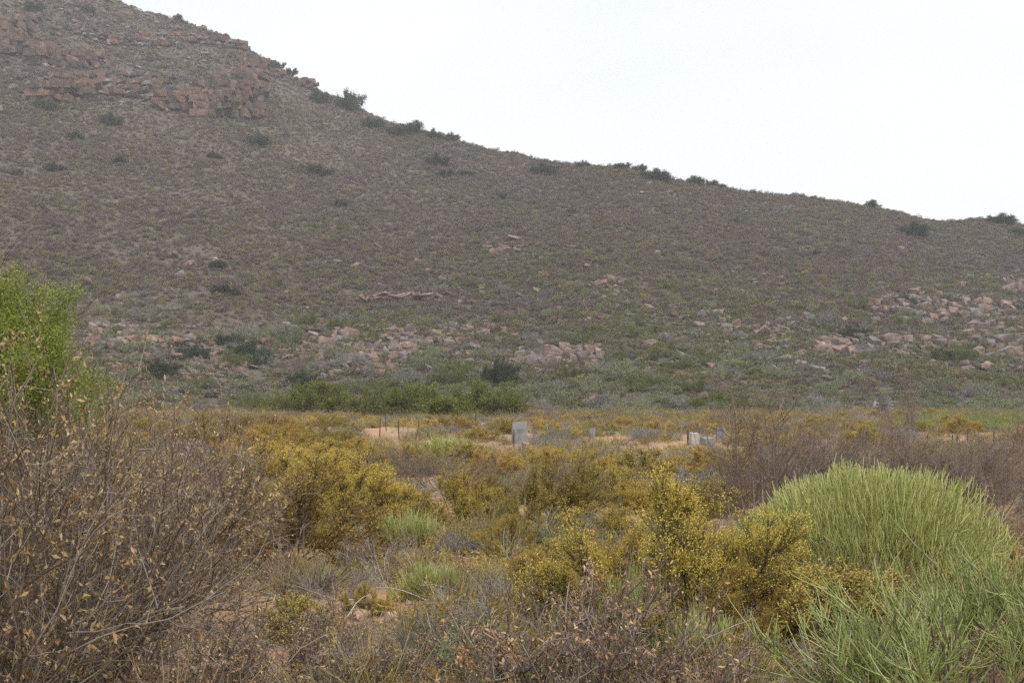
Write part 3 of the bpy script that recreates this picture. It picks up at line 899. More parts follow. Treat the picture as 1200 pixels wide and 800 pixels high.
GS = [(293, 425, 25, .8, 'dark'), (1122, 428, 25, .9, 'green'), (970, 384, 22, .8, 'grey'), (1060, 356, 10, 1.3, 'dark'), (1005, 362, 12, 1.2, 'green'), (1120, 354, 9, 2.0, 'green'), (1055, 382, 14, 1.2, 'green'),
      (590, 380, 13, 1.1, 'green'), (700, 397, 17, .9, 'green'), (740, 394, 14, 1.1, 'green'), (435, 402, 17, .9, 'green'), (410, 404, 10, 1.3, 'green'), (340, 408, 20, 1.0, 'green'), (225, 420, 14, 1.6, 'dark'),
      (190, 440, 16, 1.2, 'dark'), (160, 445, 14, 1.2, 'sage'), (350, 455, 18, 1.2, 'dark'), (480, 452, 20, 1.1, 'grey'), (325, 335, 10, 1.1, 'green'), (265, 345, 12, 1.2, 'dark'), (60, 305, 9, 1.2, 'green'), (255, 315, 10, 1.0, 'dark'),
      (940, 330, 7, 1.2, 'green'), (1190, 395, 13, 1.3, 'green'), (920, 375, 10, 1.2, 'sage'), (880, 425, 14, 1.0, 'grey'), (1150, 460, 14, 1.2, 'sage'), (850, 440, 14, 1.2, 'grey'), (790, 345, 8, 1.6, 'green'), (640, 335, 8, 1.6, 'green'),
      (770, 452, 14, 1.2, 'green'), (740, 478, 16, 1.3, 'grey'), (800, 480, 14, 1.3, 'grey'), (690, 455, 14, 1.2, 'sage'), (640, 460, 14, 1.2, 'sage')]
rb = random.Random(41)
for _ in range(34):
    GS.append((rb.uniform(100, 1195), rb.choice((rb.uniform(395, 470), rb.uniform(330, 400))), 0, rb.uniform(.9, 1.3), rb.choice(('green', 'sage', 'grey', 'green', 'dark'))))
    GS[-1] = GS[-1][:2] + (6 + (GS[-1][1] - 320) * .07 + rb.uniform(0, 4),) + GS[-1][3:]
for px, py, h, wd, k in GS:
    at_px(k, px, py, h, wide=wd, slope=True, name='hillside_' + ('shrub' if k != 'grey' else 'grey_shrub'), group='larger shrubs among the rocks of the slope')

# the lowest row of the scrub, shrub by shrub
rs = random.Random(19)
near_pts = []
while len(near_pts) < 225:
    Y = 104 + 66 * rs.random() ** 1.5; u = rs.uniform(-.54, .54)
    x = u * Y
    if any((x - a) ** 2 + (Y - b) ** 2 < 2.2 ** 2 for a, b in near_pts): continue
    near_pts.append((x, Y))
    k = rs.choice(['sage', 'grey', 'green', 'sage', 'bare', 'grey', 'green'])
    z = float(height(x, Y))
    px, py = proj(x, Y, z)
    ph, nm, ct, gr = GROUPS[k]
    hgt = rs.uniform(.75, 1.2) * rs.choice((1, 1.3, 1.6, 2.0))
    sc = hgt / PH[k]
    o = make(k + str(rs.randrange(NV[k])), 'hillside_shrub', (x, Y, z - .05), rs.uniform(0, 6.28), sc * rs.uniform(.9, 1.3), sc)
    reg(o, ph.replace('bush', 'shrub'), zone_slope(px, py), 'shrubs along the lowest slope', 'shrub', px)

# ------------------------------------------------------------------ rocks


def rock_mesh(seed, sx, sy, sz, n=16, mat='sandstone', boxy=0.75):
    rr = random.Random(seed)
    bm = bmesh.new()
    for k in range(n):
        c = [rr.choice((-1, 1)) * (boxy + (1 - boxy) * rr.random()) if rr.random() < .62 else rr.uniform(-1, 1) for _ in range(3)]
        bm.verts.new((c[0] * sx / 2 * rr.uniform(.82, 1), c[1] * sy / 2 * rr.uniform(.82, 1), c[2] * sz / 2 * rr.uniform(.85, 1)))
    res = bmesh.ops.convex_hull(bm, input=bm.verts)
    bmesh.ops.delete(bm, geom=[v for v in bm.verts if not v.link_faces], context='VERTS')
    bmesh.ops.recalc_face_normals(bm, faces=bm.faces)
    bmesh.ops.bevel(bm, geom=[e for e in bm.edges if e.calc_length() > .15], offset=0.035, segments=1, affect='EDGES', clamp_overlap=True)
    me = bpy.data.meshes.new('rock')
    bm.to_mesh(me); bm.free()
    me.materials.append(M[mat])
    return me


ROCK = {'red': [rock_mesh(600 + i, 1.25, 1.0, .75) for i in range(8)],
        'grey': [rock_mesh(620 + i, 1.25, 1.0, .7, mat='grey_stone') for i in range(6)],
        'slab': [rock_mesh(640 + i, 2.2, 1.4, .42, 14) for i in range(6)],
        'cliff': [rock_mesh(660 + i, 1.1, 1.0, 1.0, 26, 'cliff_stone', .93) for i in range(8)]}


def outcrop(name, label, cat, strips, kinds=('red', 'grey', 'red', 'red'), group=None, lift=.22, deep=1.0):
    """strips: x0, y0, x1, y1 (in the photograph), half thickness, count, size in photograph pixels"""
    c = strips[0]
    ctr = hit((c[0] + c[2]) / 2, (c[1] + c[3]) / 2)
    root = empty(name, ctr)
    tag(root, label, cat, group)
    for x0, y0, x1, y1, th, n, s in strips:
        n = int(n * 2.3)
        for k in range(n):
            t = (k + R0.uniform(0, 1)) / n
            px = x0 + (x1 - x0) * t; py = y0 + (y1 - y0) * t + R0.gauss(0, th) * 1.15
            p = hit(px, py)
            size = s * R0.uniform(.4, 1) ** 1.6 * p.y / F
            o = bpy.data.objects.new('rock', R0.choice(ROCK[R0.choice(kinds)]))
            COL.objects.link(o)
            o.parent = root
            o.location = p - ctr + Vector((0, 0, size * lift))
            o.rotation_euler = (R0.gauss(0, .2), R0.gauss(0, .2), R0.uniform(-.5, .5) + R0.choice((0, 1.57, 3.14)))
            o.scale = (size * R0.uniform(.8, 1.3), size * R0.uniform(.7, 1.1) * deep, size * R0.uniform(.9, 1.8))
    return root


outcrop('rock_ledge', 'pale broken rock ledge right of the green tree, above the left dry bush', 'rock ledge',
        [(98, 388, 165, 386, 4, 22, 11), (105, 400, 205, 402, 5, 34, 12), (150, 415, 260, 412, 7, 26, 11)], group='rock ledges on the lower slope')
outcrop('rock_ledge', 'low pale rocks half hidden by the left dry bush top', 'rock ledge', [(120, 432, 180, 440, 6, 14, 9), (205, 436, 290, 438, 7, 30, 11)], group='rock ledges on the lower slope')
outcrop('rock_ledge', 'long tumbled pink rock ledge above the green thicket', 'rock ledge',
        [(350, 412, 470, 408, 7, 46, 14), (390, 398, 420, 396, 4, 10, 14), (445, 398, 490, 402, 5, 18, 15), (490, 400, 580, 388, 5, 34, 11), (370, 430, 470, 432, 5, 30, 11), (470, 418, 560, 422, 6, 24, 9)], group='rock ledges on the lower slope')
outcrop('rock_ledge', 'reddish rock ledge over the tall grey slab', 'rock ledge', [(588, 424, 655, 424, 5, 26, 13), (630, 417, 705, 420, 5, 28, 14), (665, 436, 690, 437, 3, 6, 9)], group='rock ledges on the lower slope')
outcrop('rock_ledge', 'dark undercut rock ledge in mid slope above the green thicket', 'rock ledge', [(412, 355, 470, 352, .8, 12, 10), (440, 352, 514, 350, .6, 18, 10)], ('slab',), group='rock ledges on the lower slope', lift=.45, deep=1.6)
outcrop('rock_ledge', 'broad layered pink outcrop high above the right fence', 'rock ledge', [(1018, 362, 1050, 360, 5, 12, 11), (1040, 358, 1190, 366, 6, 60, 13), (1060, 353, 1120, 352, 3, 16, 10)], group='rock ledges on the lower slope')
outcrop('rock_ledge', 'long red rock ledge on the lower slope above the right fence', 'rock ledge', [(955, 408, 1050, 408, 5, 30, 17), (1050, 408, 1130, 402, 4, 22, 13), (1135, 404, 1205, 404, 8, 30, 16), (1160, 420, 1205, 424, 4, 10, 13)], group='rock ledges on the lower slope')
outcrop('rock_ledge', 'small pink rock ledge left of the long red one, over the bare tree', 'rock ledge', [(912, 382, 950, 376, 3, 12, 11), (885, 408, 925, 404, 3, 9, 11)], group='rock ledges on the lower slope')
outcrop('rock_ledge', 'rock ledge cut by the right edge, high above the fence', 'rock ledge', [(1175, 340, 1215, 336, 5, 16, 12)], group='rock ledges on the lower slope')
outcrop('rock_ledge', 'flat pale stones in mid slope over the tall grey slab', 'rock ledge', [(570, 293, 615, 288, 3, 10, 9), (695, 334, 730, 332, 2, 8, 9)], ('slab', 'red'), group='rock ledges on the lower slope')

# crags high on the left: bands of blocks, each band a thing


def crag(label, bands, kinds=('cliff',), tall=.78):
    """bedded rock: courses of flat blocks one above the other, stepping back up the slope"""
    root = None
    for x0, y0, x1, y1, courses, n, s in bands:
        for cse in range(int(courses * 1.5 + .5)):
            n_ = int(n * R0.uniform(1.2, 1.5))
            back = R0.uniform(-.5, .9)
            for k in range(n_):
                if R0.random() < .12: continue
                t = (k + R0.uniform(0.0, 1)) / n_
                px = x0 + (x1 - x0) * t
                py = y0 + (y1 - y0) * t
                p = hit(px, py)
                if root is None:
                    root = empty('cliff', p); tag(root, label, 'cliff', 'rock bands of the upper hill')
                m_ = p.y / F
                hh = s * m_ * tall
                w_ = s * m_ * R0.uniform(.5, 1.7)
                o = bpy.data.objects.new('rock', R0.choice(ROCK[R0.choice(kinds)]))
                COL.objects.link(o)
                o.parent = root
                o.location = p - root.location + Vector((0, cse * hh * .16 + back * .6 + R0.uniform(-.5, .5), hh * (.3 + cse * .82)))
                o.rotation_euler = (R0.gauss(0, .03), R0.gauss(0, .03), R0.gauss(0, .15))
                o.scale = (w_, s * m_ * 1.1, hh * R0.uniform(.75, 1.15))
    return root


crag('red brown blocky cliff, the largest on the hill', [(228, 137, 304, 137, 3, 12, 14), (246, 112, 304, 110, 2, 9, 13), (182, 128, 228, 130, 2, 7, 12), (262, 96, 302, 95, 1, 6, 11)])
crag('grey rock band at the left end of the hill, level with the red cliff', [(40, 120, 112, 118, 2, 11, 13), (65, 106, 120, 102, 2, 8, 11)])
crag('tan crag standing above the left grey rock band', [(36, 76, 60, 76, 2, 5, 15), (60, 78, 112, 80, 2, 8, 11)])
crag('rock band at the upper left corner of the hill', [(0, 44, 34, 42, 2, 6, 14), (0, 64, 30, 62, 2, 5, 12)])
crag('pale rock band below the top of the hill', [(76, 36, 110, 38, 1, 7, 8), (95, 46, 150, 48, 1, 9, 7)], ('cliff', 'grey'))
crag('long pale grey rock band under the skyline', [(130, 52, 200, 54, 1, 14, 8), (165, 46, 230, 48, 1, 12, 8), (225, 50, 285, 58, 1, 12, 8)], ('cliff', 'grey'))
crag('reddish broken rocks on the hill shoulder by the skyline', [(268, 68, 318, 82, 1, 12, 9), (280, 80, 330, 92, 1, 9, 8)])
crag('rock knob on the skyline right of the red cliff', [(345, 98, 372, 108, 1, 6, 9)], ('cliff', 'grey'))
crag('rock band between the grey band and the red cliff', [(116, 110, 182, 116, 2, 11, 11), (128, 94, 200, 98, 1, 11, 10)], ('cliff', 'grey'))

# single boulders one can point at
BD = [(101, 330, 14, 'red'), (180, 352, 9, 'red'), (210, 325, 14, 'grey'), (222, 312, 12, 'red'), (247, 308, 9, 'red'), (137, 350, 12, 'grey'), (108, 355, 10, 'grey'), (197, 342, 10, 'red'), (232, 358, 12, 'slab'),
      (335, 344, 9, 'red'), (340, 372, 9, 'red'), (390, 270, 9, 'red'), (747, 424, 12, 'grey'), (732, 408, 10, 'red'), (701, 435, 9, 'red'), (880, 330, 12, 'slab'), (848, 365, 10, 'red'), (948, 448, 11, 'red'),
      (1108, 432, 12, 'red'), (896, 408, 14, 'red'), (985, 463, 12, 'red'), (1040, 434, 14, 'slab'), (1160, 448, 12, 'red'), (1172, 460, 12, 'red'), (985, 280, 8, 'red'), (1038, 283, 6, 'red'), (1003, 318, 6, 'red'),
      (448, 178, 5, 'grey'), (195, 131, 8, 'grey'), (430, 365, 9, 'slab'), (690, 470, 11, 'slab'), (700, 447, 8, 'red'), (845, 382, 9, 'red'), (870, 398, 9, 'grey'), (1070, 445, 10, 'red'), (1020, 445, 9, 'red'), (940, 462, 10, 'red'),
      (610, 440, 9, 'red'), (640, 447, 8, 'grey'), (820, 420, 9, 'red'), (790, 400, 7, 'red'), (560, 372, 7, 'grey'), (300, 385, 8, 'red'), (255, 388, 9, 'red'), (1178, 280, 7, 'grey'), (30, 338, 8, 'red'), (765, 371, 7, 'grey')]
rb = random.Random(77)
for _ in range(95):
    g = rb.random()
    if g < .3: q = (rb.uniform(95, 300), rb.gauss(410, 16))
    elif g < .6: q = (rb.uniform(340, 720), rb.gauss(415, 16))
    elif g < .9: q = (rb.uniform(860, 1200), rb.gauss(412, 22))
    else: q = (rb.uniform(100, 1200), rb.uniform(330, 385))
    BD.append((q[0], q[1], rb.uniform(6, 13), rb.choice(('red', 'red', 'grey', 'slab'))))
for px, py, s, k in BD:
    p = hit(px, py)
    size = s * p.y / F * .8
    o = link('boulder', R0.choice(ROCK[k]), None, p + Vector((0, 0, size * .2)))
    o.rotation_euler = (R0.gauss(0, .15), R0.gauss(0, .15), R0.uniform(0, 6.28))
    o.scale = (size, size, size * R0.uniform(.8, 1.25))
    reg(o, {'red': 'pinkish boulder', 'grey': 'grey boulder', 'slab': 'flat pink slab of rock'}[k], zone_slope(px, py), 'boulders on the slope', 'boulder', px)

# ------------------------------------------------------------------ masses nobody could count, set out with geometry nodes
HID = bpy.data.collections.new('scatter_sources')       # not linked to the scene


def gn_scatter(name, sources, pos, rot, scl, idx):
    col = bpy.data.collections.new(name + '_sources')
    for k, me in enumerate(sources):
        o = bpy.data.objects.new('%s_source.%03d' % (name, k), me)
        col.objects.link(o)
    me = bpy.data.meshes.new(name)
    me.vertices.add(len(pos))
    me.vertices.foreach_set('co', np.asarray(pos, np.float32).ravel())
    for an, ty, key, arr in (('turn', 'FLOAT_VECTOR', 'vector', rot), ('size', 'FLOAT_VECTOR', 'vector', scl), ('pick', 'INT', 'value', idx)):
        at_ = me.attributes.new(an, ty, 'POINT')
        at_.data.foreach_set(key, np.asarray(arr, np.int32 if ty == 'INT' else np.float32).ravel())
    ob = link(name, me)
    ng = bpy.data.node_groups.new(name, 'GeometryNodeTree')
    ng.interface.new_socket('Geometry', in_out='INPUT', socket_type='NodeSocketGeometry')
    ng.interface.new_socket('Geometry', in_out='OUTPUT', socket_type='NodeSocketGeometry')
    gi = ng.nodes.new('NodeGroupInput'); go = ng.nodes.new('NodeGroupOutput')
    ip = ng.nodes.new('GeometryNodeInstanceOnPoints')
    ci = ng.nodes.new('GeometryNodeCollectionInfo')
    ci.inputs['Collection'].default_value = col
    ci.inputs['Separate Children'].default_value = True
    ci.inputs['Reset Children'].default_value = True
    ip.inputs['Pick Instance'].default_value = True

    def attr(n, dt):
        a = ng.nodes.new('GeometryNodeInputNamedAttribute')
        a.data_type = dt
        a.inputs['Name'].default_value = n
        return a.outputs['Attribute']
    ng.links.new(gi.outputs[0], ip.inputs['Points'])
    ng.links.new(ci.outputs[0], ip.inputs['Instance'])
    ng.links.new(attr('pick', 'INT'), ip.inputs['Instance Index'])
    e2r = ng.nodes.new('FunctionNodeEulerToRotation')
    ng.links.new(attr('turn', 'FLOAT_VECTOR'), e2r.inputs[0])
    ng.links.new(e2r.outputs[0], ip.inputs['Rotation'])
    ng.links.new(attr('size', 'FLOAT_VECTOR'), ip.inputs['Scale'])
    ng.links.new(ip.outputs[0], go.inputs[0])
    md = ob.modifiers.new('scatter', 'NODES')
    md.node_group = ng
    return ob


def clump(seed, mat, n=210, L=0.14, W=0.07, R=.5, H=.62, lobes=4):
    """a small shrub seen from afar: leaf tufts spread through a few uneven lobes"""
    rng = np.random.RandomState(seed)
    c = rng.normal(0, 1, (lobes, 3)) * np.array([.16, .16, .07]) + np.array([0, 0, .33])
    rad = rng.uniform(.2, .36, lobes)
    i = rng.randint(0, lobes, n)
    d = nrm(rng.normal(0, 1, (n, 3)))
    p = c[i] + d * (rad[i] * rng.uniform(.55, 1.05, n))[:, None]
    p = p * np.array([R / .5, R / .5, H / .55]); p[:, 2] = np.abs(p[:, 2])
    mb = MB()
    leaves(mb, p, d * .7 + rng.normal(0, .6, (n, 3)) + np.array([0, 0, .5]), L * rng.uniform(.6, 1.3, n), W * rng.uniform(.7, 1.3, n), rng, .2)
    return mb.mesh('scrub', M[mat])


def twig_clump(seed, mat, n=70, R=.5, H=.6, thin=1.0):
    rng = np.random.RandomState(seed)
    a = stems(rng, 14, R, H, 1.4, .05, 4, .12, .03)
    b = kids(rng, a, 6, .3, 1, .9, .22, 3, .2, .05)
    mb = MB(); tubes(mb, a, .014 * thin, .008 * thin, 3); tubes(mb, b, .010 * thin, .006 * thin, 3)
    return mb.mesh('scrub', M[mat])


SM = []
SCR = ['scrub_brown', 'scrub_olive', 'scrub_green', 'scrub_sage', 'scrub_yellow']
for k, mname in enumerate(SCR):
    for v in range(3): SM.append(clump(700 + 10 * k + v, mname))
for v in range(3): SM.append(twig_clump(760 + v, 'scrub_twig'))
# index: brown 0-2, olive 3-5, green 6-8, sage 9-11, yellow 12-14, twig 15-17
rng = np.random.RandomState(33)
N = 270000
u = rng.uniform(-.72, .72, N)
Yr = ridge(u)[1]
Yv = np.sqrt(rng.uniform(0, 1, N) * ((Yr + 14) ** 2 - 105 ** 2) + 105 ** 2)
Xv = u * Yv
Zv = height(Xv, Yv)
px, py = proj(Xv, Yv, Zv)
patch = fbm(Xv / 22, Yv / 22, 55, 3)
p2_ = lambda a, b: fbm(a / 30, b / 22, 58, 2)
low = np.clip((py - 300) / 140, 0, 1)              # greener towards the foot of the slope
p2 = fbm(Xv / 55, Yv / 35, 57, 3)
wts = np.stack([1.7 - .9 * low - .3 * patch, 0.8 + .25 * low + .4 * patch + .3 * p2, .12 + .7 * low + .45 * patch, .16 + .55 * low - .1 * patch, .02 + .11 * low, 1.0 - .2 * low - .5 * patch - .6 * p2], 1)
wts = np.clip(wts, .01, None) ** 1.35; wts /= wts.sum(1, keepdims=True)
cum = wts.cumsum(1)
kind = (rng.uniform(0, 1, (N, 1)) > cum).sum(1).clip(0, 5)
idx = kind * 3 + rng.randint(0, 3, N)
sz = rng.lognormal(0, .4, N) * (1.08 - .0007 * Yv)
sz = np.clip(sz * (1 + .22 * p2_(Xv, Yv)), .3, 2.3)
keep = rng.uniform(0, 1, N) < np.clip(.9 + .3 * fbm(Xv / 6, Yv / 6, 66, 2), .6, 1) * np.clip(.5 + (Yv - 110) / 220, 0, 1)
scl = np.stack([sz * rng.uniform(.9, 1.3, N), sz * rng.uniform(.9, 1.3, N), sz * rng.uniform(.6, .95, N) * np.clip(.62 + (Yv - 110) / 200, 0, 1)], 1)
rot = np.stack([np.zeros(N), np.zeros(N), rng.uniform(0, 6.28, N)], 1)
pos = np.stack([Xv, Yv, Zv - .08], 1)
o = gn_scatter('hillside_scrub', SM, pos[keep], rot[keep], scl[keep], idx[keep])
tag(o, 'low brown and grey green scrub covering the whole hillside', 'scrub', kind='stuff')

# stones too many to count, thickest among the crags and round the ledges
N = 26000
u = rng.uniform(-.66, .66, N)
Yr = ridge(u)[1]
Yv = np.sqrt(rng.uniform(0, 1, N) * ((Yr + 2) ** 2 - 115 ** 2) + 115 ** 2)
Xv = u * Yv; Zv = height(Xv, Yv)
px, py = proj(Xv, Yv, Zv)
cragd = np.clip((345 - px) / 60, 0, 1) * np.clip((150 - py) / 25, 0, 1)
ledg = np.exp(-((py - 408) / 26) ** 2) * 1.3 + np.exp(-((py - 345) / 30) ** 2) * .22
ledg = ledg * np.clip(.3 + 1.5 * vnoise(Xv / 14, Yv / 10, 91), 0, 1.3)
keep = rng.uniform(0, 1, N) < .015 + .42 * cragd + ledg
sz = np.clip(rng.lognormal(0, .45, N), .3, 1.9) * (.85 + .35 * cragd)
src = ROCK['red'][:4] + ROCK['grey'][:4] + ROCK['cliff'][:4]
idx = np.where(cragd > .3, rng.randint(4, 12, N), rng.randint(0, 6, N))
rot = np.stack([rng.normal(0, .2, N), rng.normal(0, .2, N), rng.uniform(0, 6.28, N)], 1)
scl = np.stack([sz * rng.uniform(.8, 1.5, N), sz, sz * rng.uniform(.6, 1.1, N)], 1)
o = gn_scatter('hillside_stones', src, np.stack([Xv, Yv, Zv + .26 * sz], 1)[keep], rot[keep], scl[keep], idx[keep])
tag(o, 'loose sandstone rubble strewn over the slope and among the crags', 'stones', kind='stuff')

# low growth and litter of the flat


def tuft(seed, mat, n=60, H=.3, lean=.5):
    rng = np.random.RandomState(seed)
    D, th = dome_dirs(rng, n, lean * 2)
    P = D * np.array([.08, .08, 0])
    g = grow(rng, P, D, H * rng.uniform(.5, 1.1, n), 3, .12, -.03)
    mb = MB(); tubes(mb, g, .0035, .0012, 3)
    return mb.mesh('tuft', M[mat])


def litter(seed):
    rng = np.random.RandomState(seed)
    n = 9
    P = np.stack([rng.uniform(-.2, .2, n), rng.uniform(-.2, .2, n), rng.uniform(.005, .05, n)], 1)
    a = rng.uniform(0, 6.28, n)
    g = grow(rng, P, np.stack([np.cos(a), np.sin(a), rng.uniform(-.1, .25, n)], 1), rng.uniform(.08, .35, n), 5, .18, 0)
    mb = MB(); tubes(mb, g, .004, .0015, 3)
    return mb.mesh('litter', M['pale_twig'])


def fallen(seed):
    rng = np.random.RandomState(seed)
    n = 16
    P = np.stack([rng.uniform(-.2, .2, n), rng.uniform(-.2, .2, n), rng.uniform(.005, .02, n)], 1)
    mb = MB(); curled(mb, P, nrm(rng.normal(0, 1, (n, 3)) * np.array([1, 1, .2])), .03 * rng.uniform(.6, 1.3, n), .013 * rng.uniform(.6, 1.3, n), rng)
    return mb.mesh('fallen', M['dry_leaf'])


def low_bush(seed, mat, n=420):
    rng = np.random.RandomState(seed)
    a = stems(rng, 16, .3, .26, 1.45, .05, 4, .12, .03)
    b = kids(rng, a, 7, .2, 1, .8, .12, 4, .2, .05)
    mb = MB(); tubes(mb, a, .004, .002, 3); tubes(mb, b, .002, .001, 3)
    p, d = along(rng, b, n)
    leaves(mb, p, d + rng.normal(0, .6, d.shape), .022 * rng.uniform(.6, 1.4, n), .008, rng)
    return mb.mesh('low_bush', M[mat])


src = [tuft(800, 'straw'), tuft(801, 'straw', 40, .4), tuft(802, 'sage_leaf', 50, .28), litter(803), litter(804), fallen(805), fallen(806),
       low_bush(807, 'sage_leaf'), low_bush(808, 'olive_leaf'), low_bush(809, 'grey_leaf'), low_bush(810, 'scrub_brown'), low_bush(811, 'golden_flower'), twig_clump(812, 'pale_twig', R=.3, H=.25, thin=.3)]
N = 15000
Yv = np.where(rng.uniform(0, 1, N) < .35, rng.uniform(4, 30, N), np.sqrt(rng.uniform(20 ** 2, 110 ** 2, N)))
u = rng.uniform(-.62, .62, N)
Xv = u * Yv
pr = np.array([.10, .06, .04, .12, .08, .08, .05, .05, .20, .02, .06, .20, .04])
idx = rng.choice(13, N, p=pr / pr.sum())
sz = rng.uniform(.6, 1.3, N) * (1 + .018 * Yv)
bare = fbm(Xv / 1.9, Yv / 1.9, 88, 2)
ok = (bare < .12) | np.isin(idx, [3, 4, 5, 6])
ppx, ppy = proj(Xv, Yv, 0 * Yv)
for a, b, c, d in SAND:
    if c: ok &= ~((((ppx - a) / c) ** 2 + ((ppy - b) / d) ** 2 < 1) & ~np.isin(idx, [3, 4, 5, 6]))
rot = np.stack([np.zeros(N), np.zeros(N), rng.uniform(0, 6.28, N)], 1)
scl = np.stack([sz, sz, sz], 1)
o = gn_scatter('ground_cover', src, np.stack([Xv, Yv, height(Xv, Yv)], 1)[ok], rot[ok], scl[ok], idx[ok])
tag(o, 'dry grass tufts, low growth and fallen twigs between the bushes', 'ground cover', kind='stuff')

N = 5000
Yv = 4 + 60 * rng.uniform(0, 1, N) ** 2; u = rng.uniform(-.62, .62, N); Xv = u * Yv
src = [rock_mesh(900 + i, .06, .05, .04, 12, 'pebble') for i in range(5)]
sz = rng.lognormal(0, .5, N)
o = gn_scatter('pebbles', src, np.stack([Xv, Yv, height(Xv, Yv)], 1), rng.uniform(0, 6.28, (N, 3)), np.stack([sz, sz, sz], 1), rng.randint(0, 5, N))
tag(o, 'small stones lying on the red sand', 'pebbles', kind='stuff')

# the small green meadow at the right
N = 5200
Yv = rng.uniform(50, 95, N); Xv = rng.uniform(.39, .66, N) * Yv
src = [tuft(820, 'meadow', 50, .45, .4), tuft(821, 'meadow', 50, .38, .5), tuft(822, 'scrub_yellow', 40, .4, .4)]
ok = fbm(Xv / 6, Yv / 6, 99, 2) > -.55
sz = rng.uniform(.8, 1.5, N)
o = gn_scatter('meadow_grass', src, np.stack([Xv, Yv, height(Xv, Yv)], 1)[ok], np.stack([0 * Xv, 0 * Xv, rng.uniform(0, 6.28, N)], 1)[ok],
               np.stack([sz * 1.5, sz * 1.5, sz], 1)[ok], rng.choice(3, N, p=[.45, .35, .2])[ok])
tag(o, 'patch of fresh green grass at the foot of the slope, right side', 'grass', kind='stuff')

# ------------------------------------------------------------------ built things on the flat


def box_bm(sx, sy, sz, bev=0.01, z0=0.0):
    bm = bmesh.new()
    bmesh.ops.create_cube(bm, size=1.0)
    bmesh.ops.scale(bm, vec=(sx, sy, sz), verts=bm.verts)
    bmesh.ops.translate(bm, vec=(0, 0, sz / 2 + z0), verts=bm.verts)
    if bev: bmesh.ops.bevel(bm, geom=list(bm.edges), offset=bev, segments=2, affect='EDGES')
    return bm


def bm_obj(name, bm, mat, parent=None, loc=None):
    me = bpy.data.meshes.new(name)
    bm.to_mesh(me); bm.free()
    me.materials.append(M[mat])
    return link(name, me, parent, loc)


def slab(px, py, w, h, th, mat, label, name='concrete_slab', rz=0.0, group='slabs standing on the flat'):
    p = hit(px, py)
    k = p.y / F
    bm = box_bm(w * k, th, h * k + .2, .02, -.2)
    rr = random.Random(px)
    for v in bm.verts: v.co += Vector((rr.uniform(-.006, .006), rr.uniform(-.006, .006), rr.uniform(-.008, .008)))
    o = bm_obj(name, bm, mat, None, p)
    o.rotation_euler = (0.02, 0.015, rz)
    tag(o, label, 'slab', group)
    return p


slab(608.5, 520, 17.5, 26, .14, 'concrete', 'tall grey upright concrete slab behind a dark post', rz=.12)
slab(694, 513, 7, 12, .12, 'concrete', 'small grey upright slab right of the grey twig mound')
slab(845, 518, 11, 17, .14, 'concrete', 'grey upright slab just left of the bare tree', rz=-.1)
slab(812, 522, 9, 15, .5, 'white_paint', 'weathered white block behind a thin dark post', 'white_block', .1)
slab(829, 522, 13, 9, .9, 'concrete', 'low grey block right of the white block', 'concrete_block')


def post_mesh(h, r=.022):
    mb = MB()
    p = np.array([[[0, 0, -.25], [.002, 0, h * .5], [0.004, .003, h]]])
    tubes(mb, p, r, r * .9, 6)
    V = mb.V[0]
    mb.T.append(np.array([[12, 13, 14], [12, 14, 15], [12, 15, 16], [12, 16, 17]]))
    return mb.mesh('post', M['post'])


PM = post_mesh(1.0)


def fence(label, spots, wires=(.35, .65, .95), H=1.1):
    """spots: px, py of each post's foot and its height in the photograph's pixels"""
    pts = [(hit(a, b), h) for a, b, h in spots]
    root = empty('fence', pts[0][0]); tag(root, label, 'fence', 'wire fences on the flat')
    tops = []
    for p, h in pts:
        o = bpy.data.objects.new('post', PM); COL.objects.link(o)
        o.parent = root; o.location = p - root.location
        hh = h * p.y / F
        o.scale = (1.2, 1.2, hh)
        o.rotation_euler = (R0.gauss(0, .03), R0.gauss(0, .03), 0)
        tops.append((p - root.location, hh))
    for wv in wires:
        pl = []
        for (a, ha), (b, hb) in zip(tops[:-1], tops[1:]):
            for t in np.linspace(0, 1, 6)[:-1]:
                q = a.lerp(b, t); pl.append((q.x, q.y - .03, q.z + (ha + (hb - ha) * t) * wv - .03 * 4 * t * (1 - t)))
        a, ha = tops[-1]; pl.append((a.x, a.y - .03, a.z + ha * wv))
        mb = MB(); tubes(mb, np.array([pl]), .0022, .0022, 4)
        mb.build('wire', M['wire'], root)
    return root


fence('short wire fence with thin dark posts in front of the green thicket', [(445, 514, 25), (452.5, 505, 20), (467.5, 514, 22), (490, 513, 20), (515.5, 506, 17), (557.5, 498, 13), (602, 524, 21)])
fence('wire fence with thin dark posts crossing the flat at the right', [(1087, 521, 12), (1116, 521, 12), (1122, 521, 12), (1134, 518, 14), (1165, 520, 14), (1189, 528, 20), (1240, 530, 20)])
p = hit(806, 522)
o = link('fence_post', PM, None, p); o.scale = (1.6, 1.6, 19 * p.y / F)
tag(o, 'single dark post standing against the white block', 'post', 'single posts on the flat')
p = hit(868, 522)
o = link('fence_post', PM, None, p); o.scale = (1.1, 1.1, 30 * p.y / F)
tag(o, 'thin single post between the grey slab and the bare tree', 'post', 'single posts on the flat')

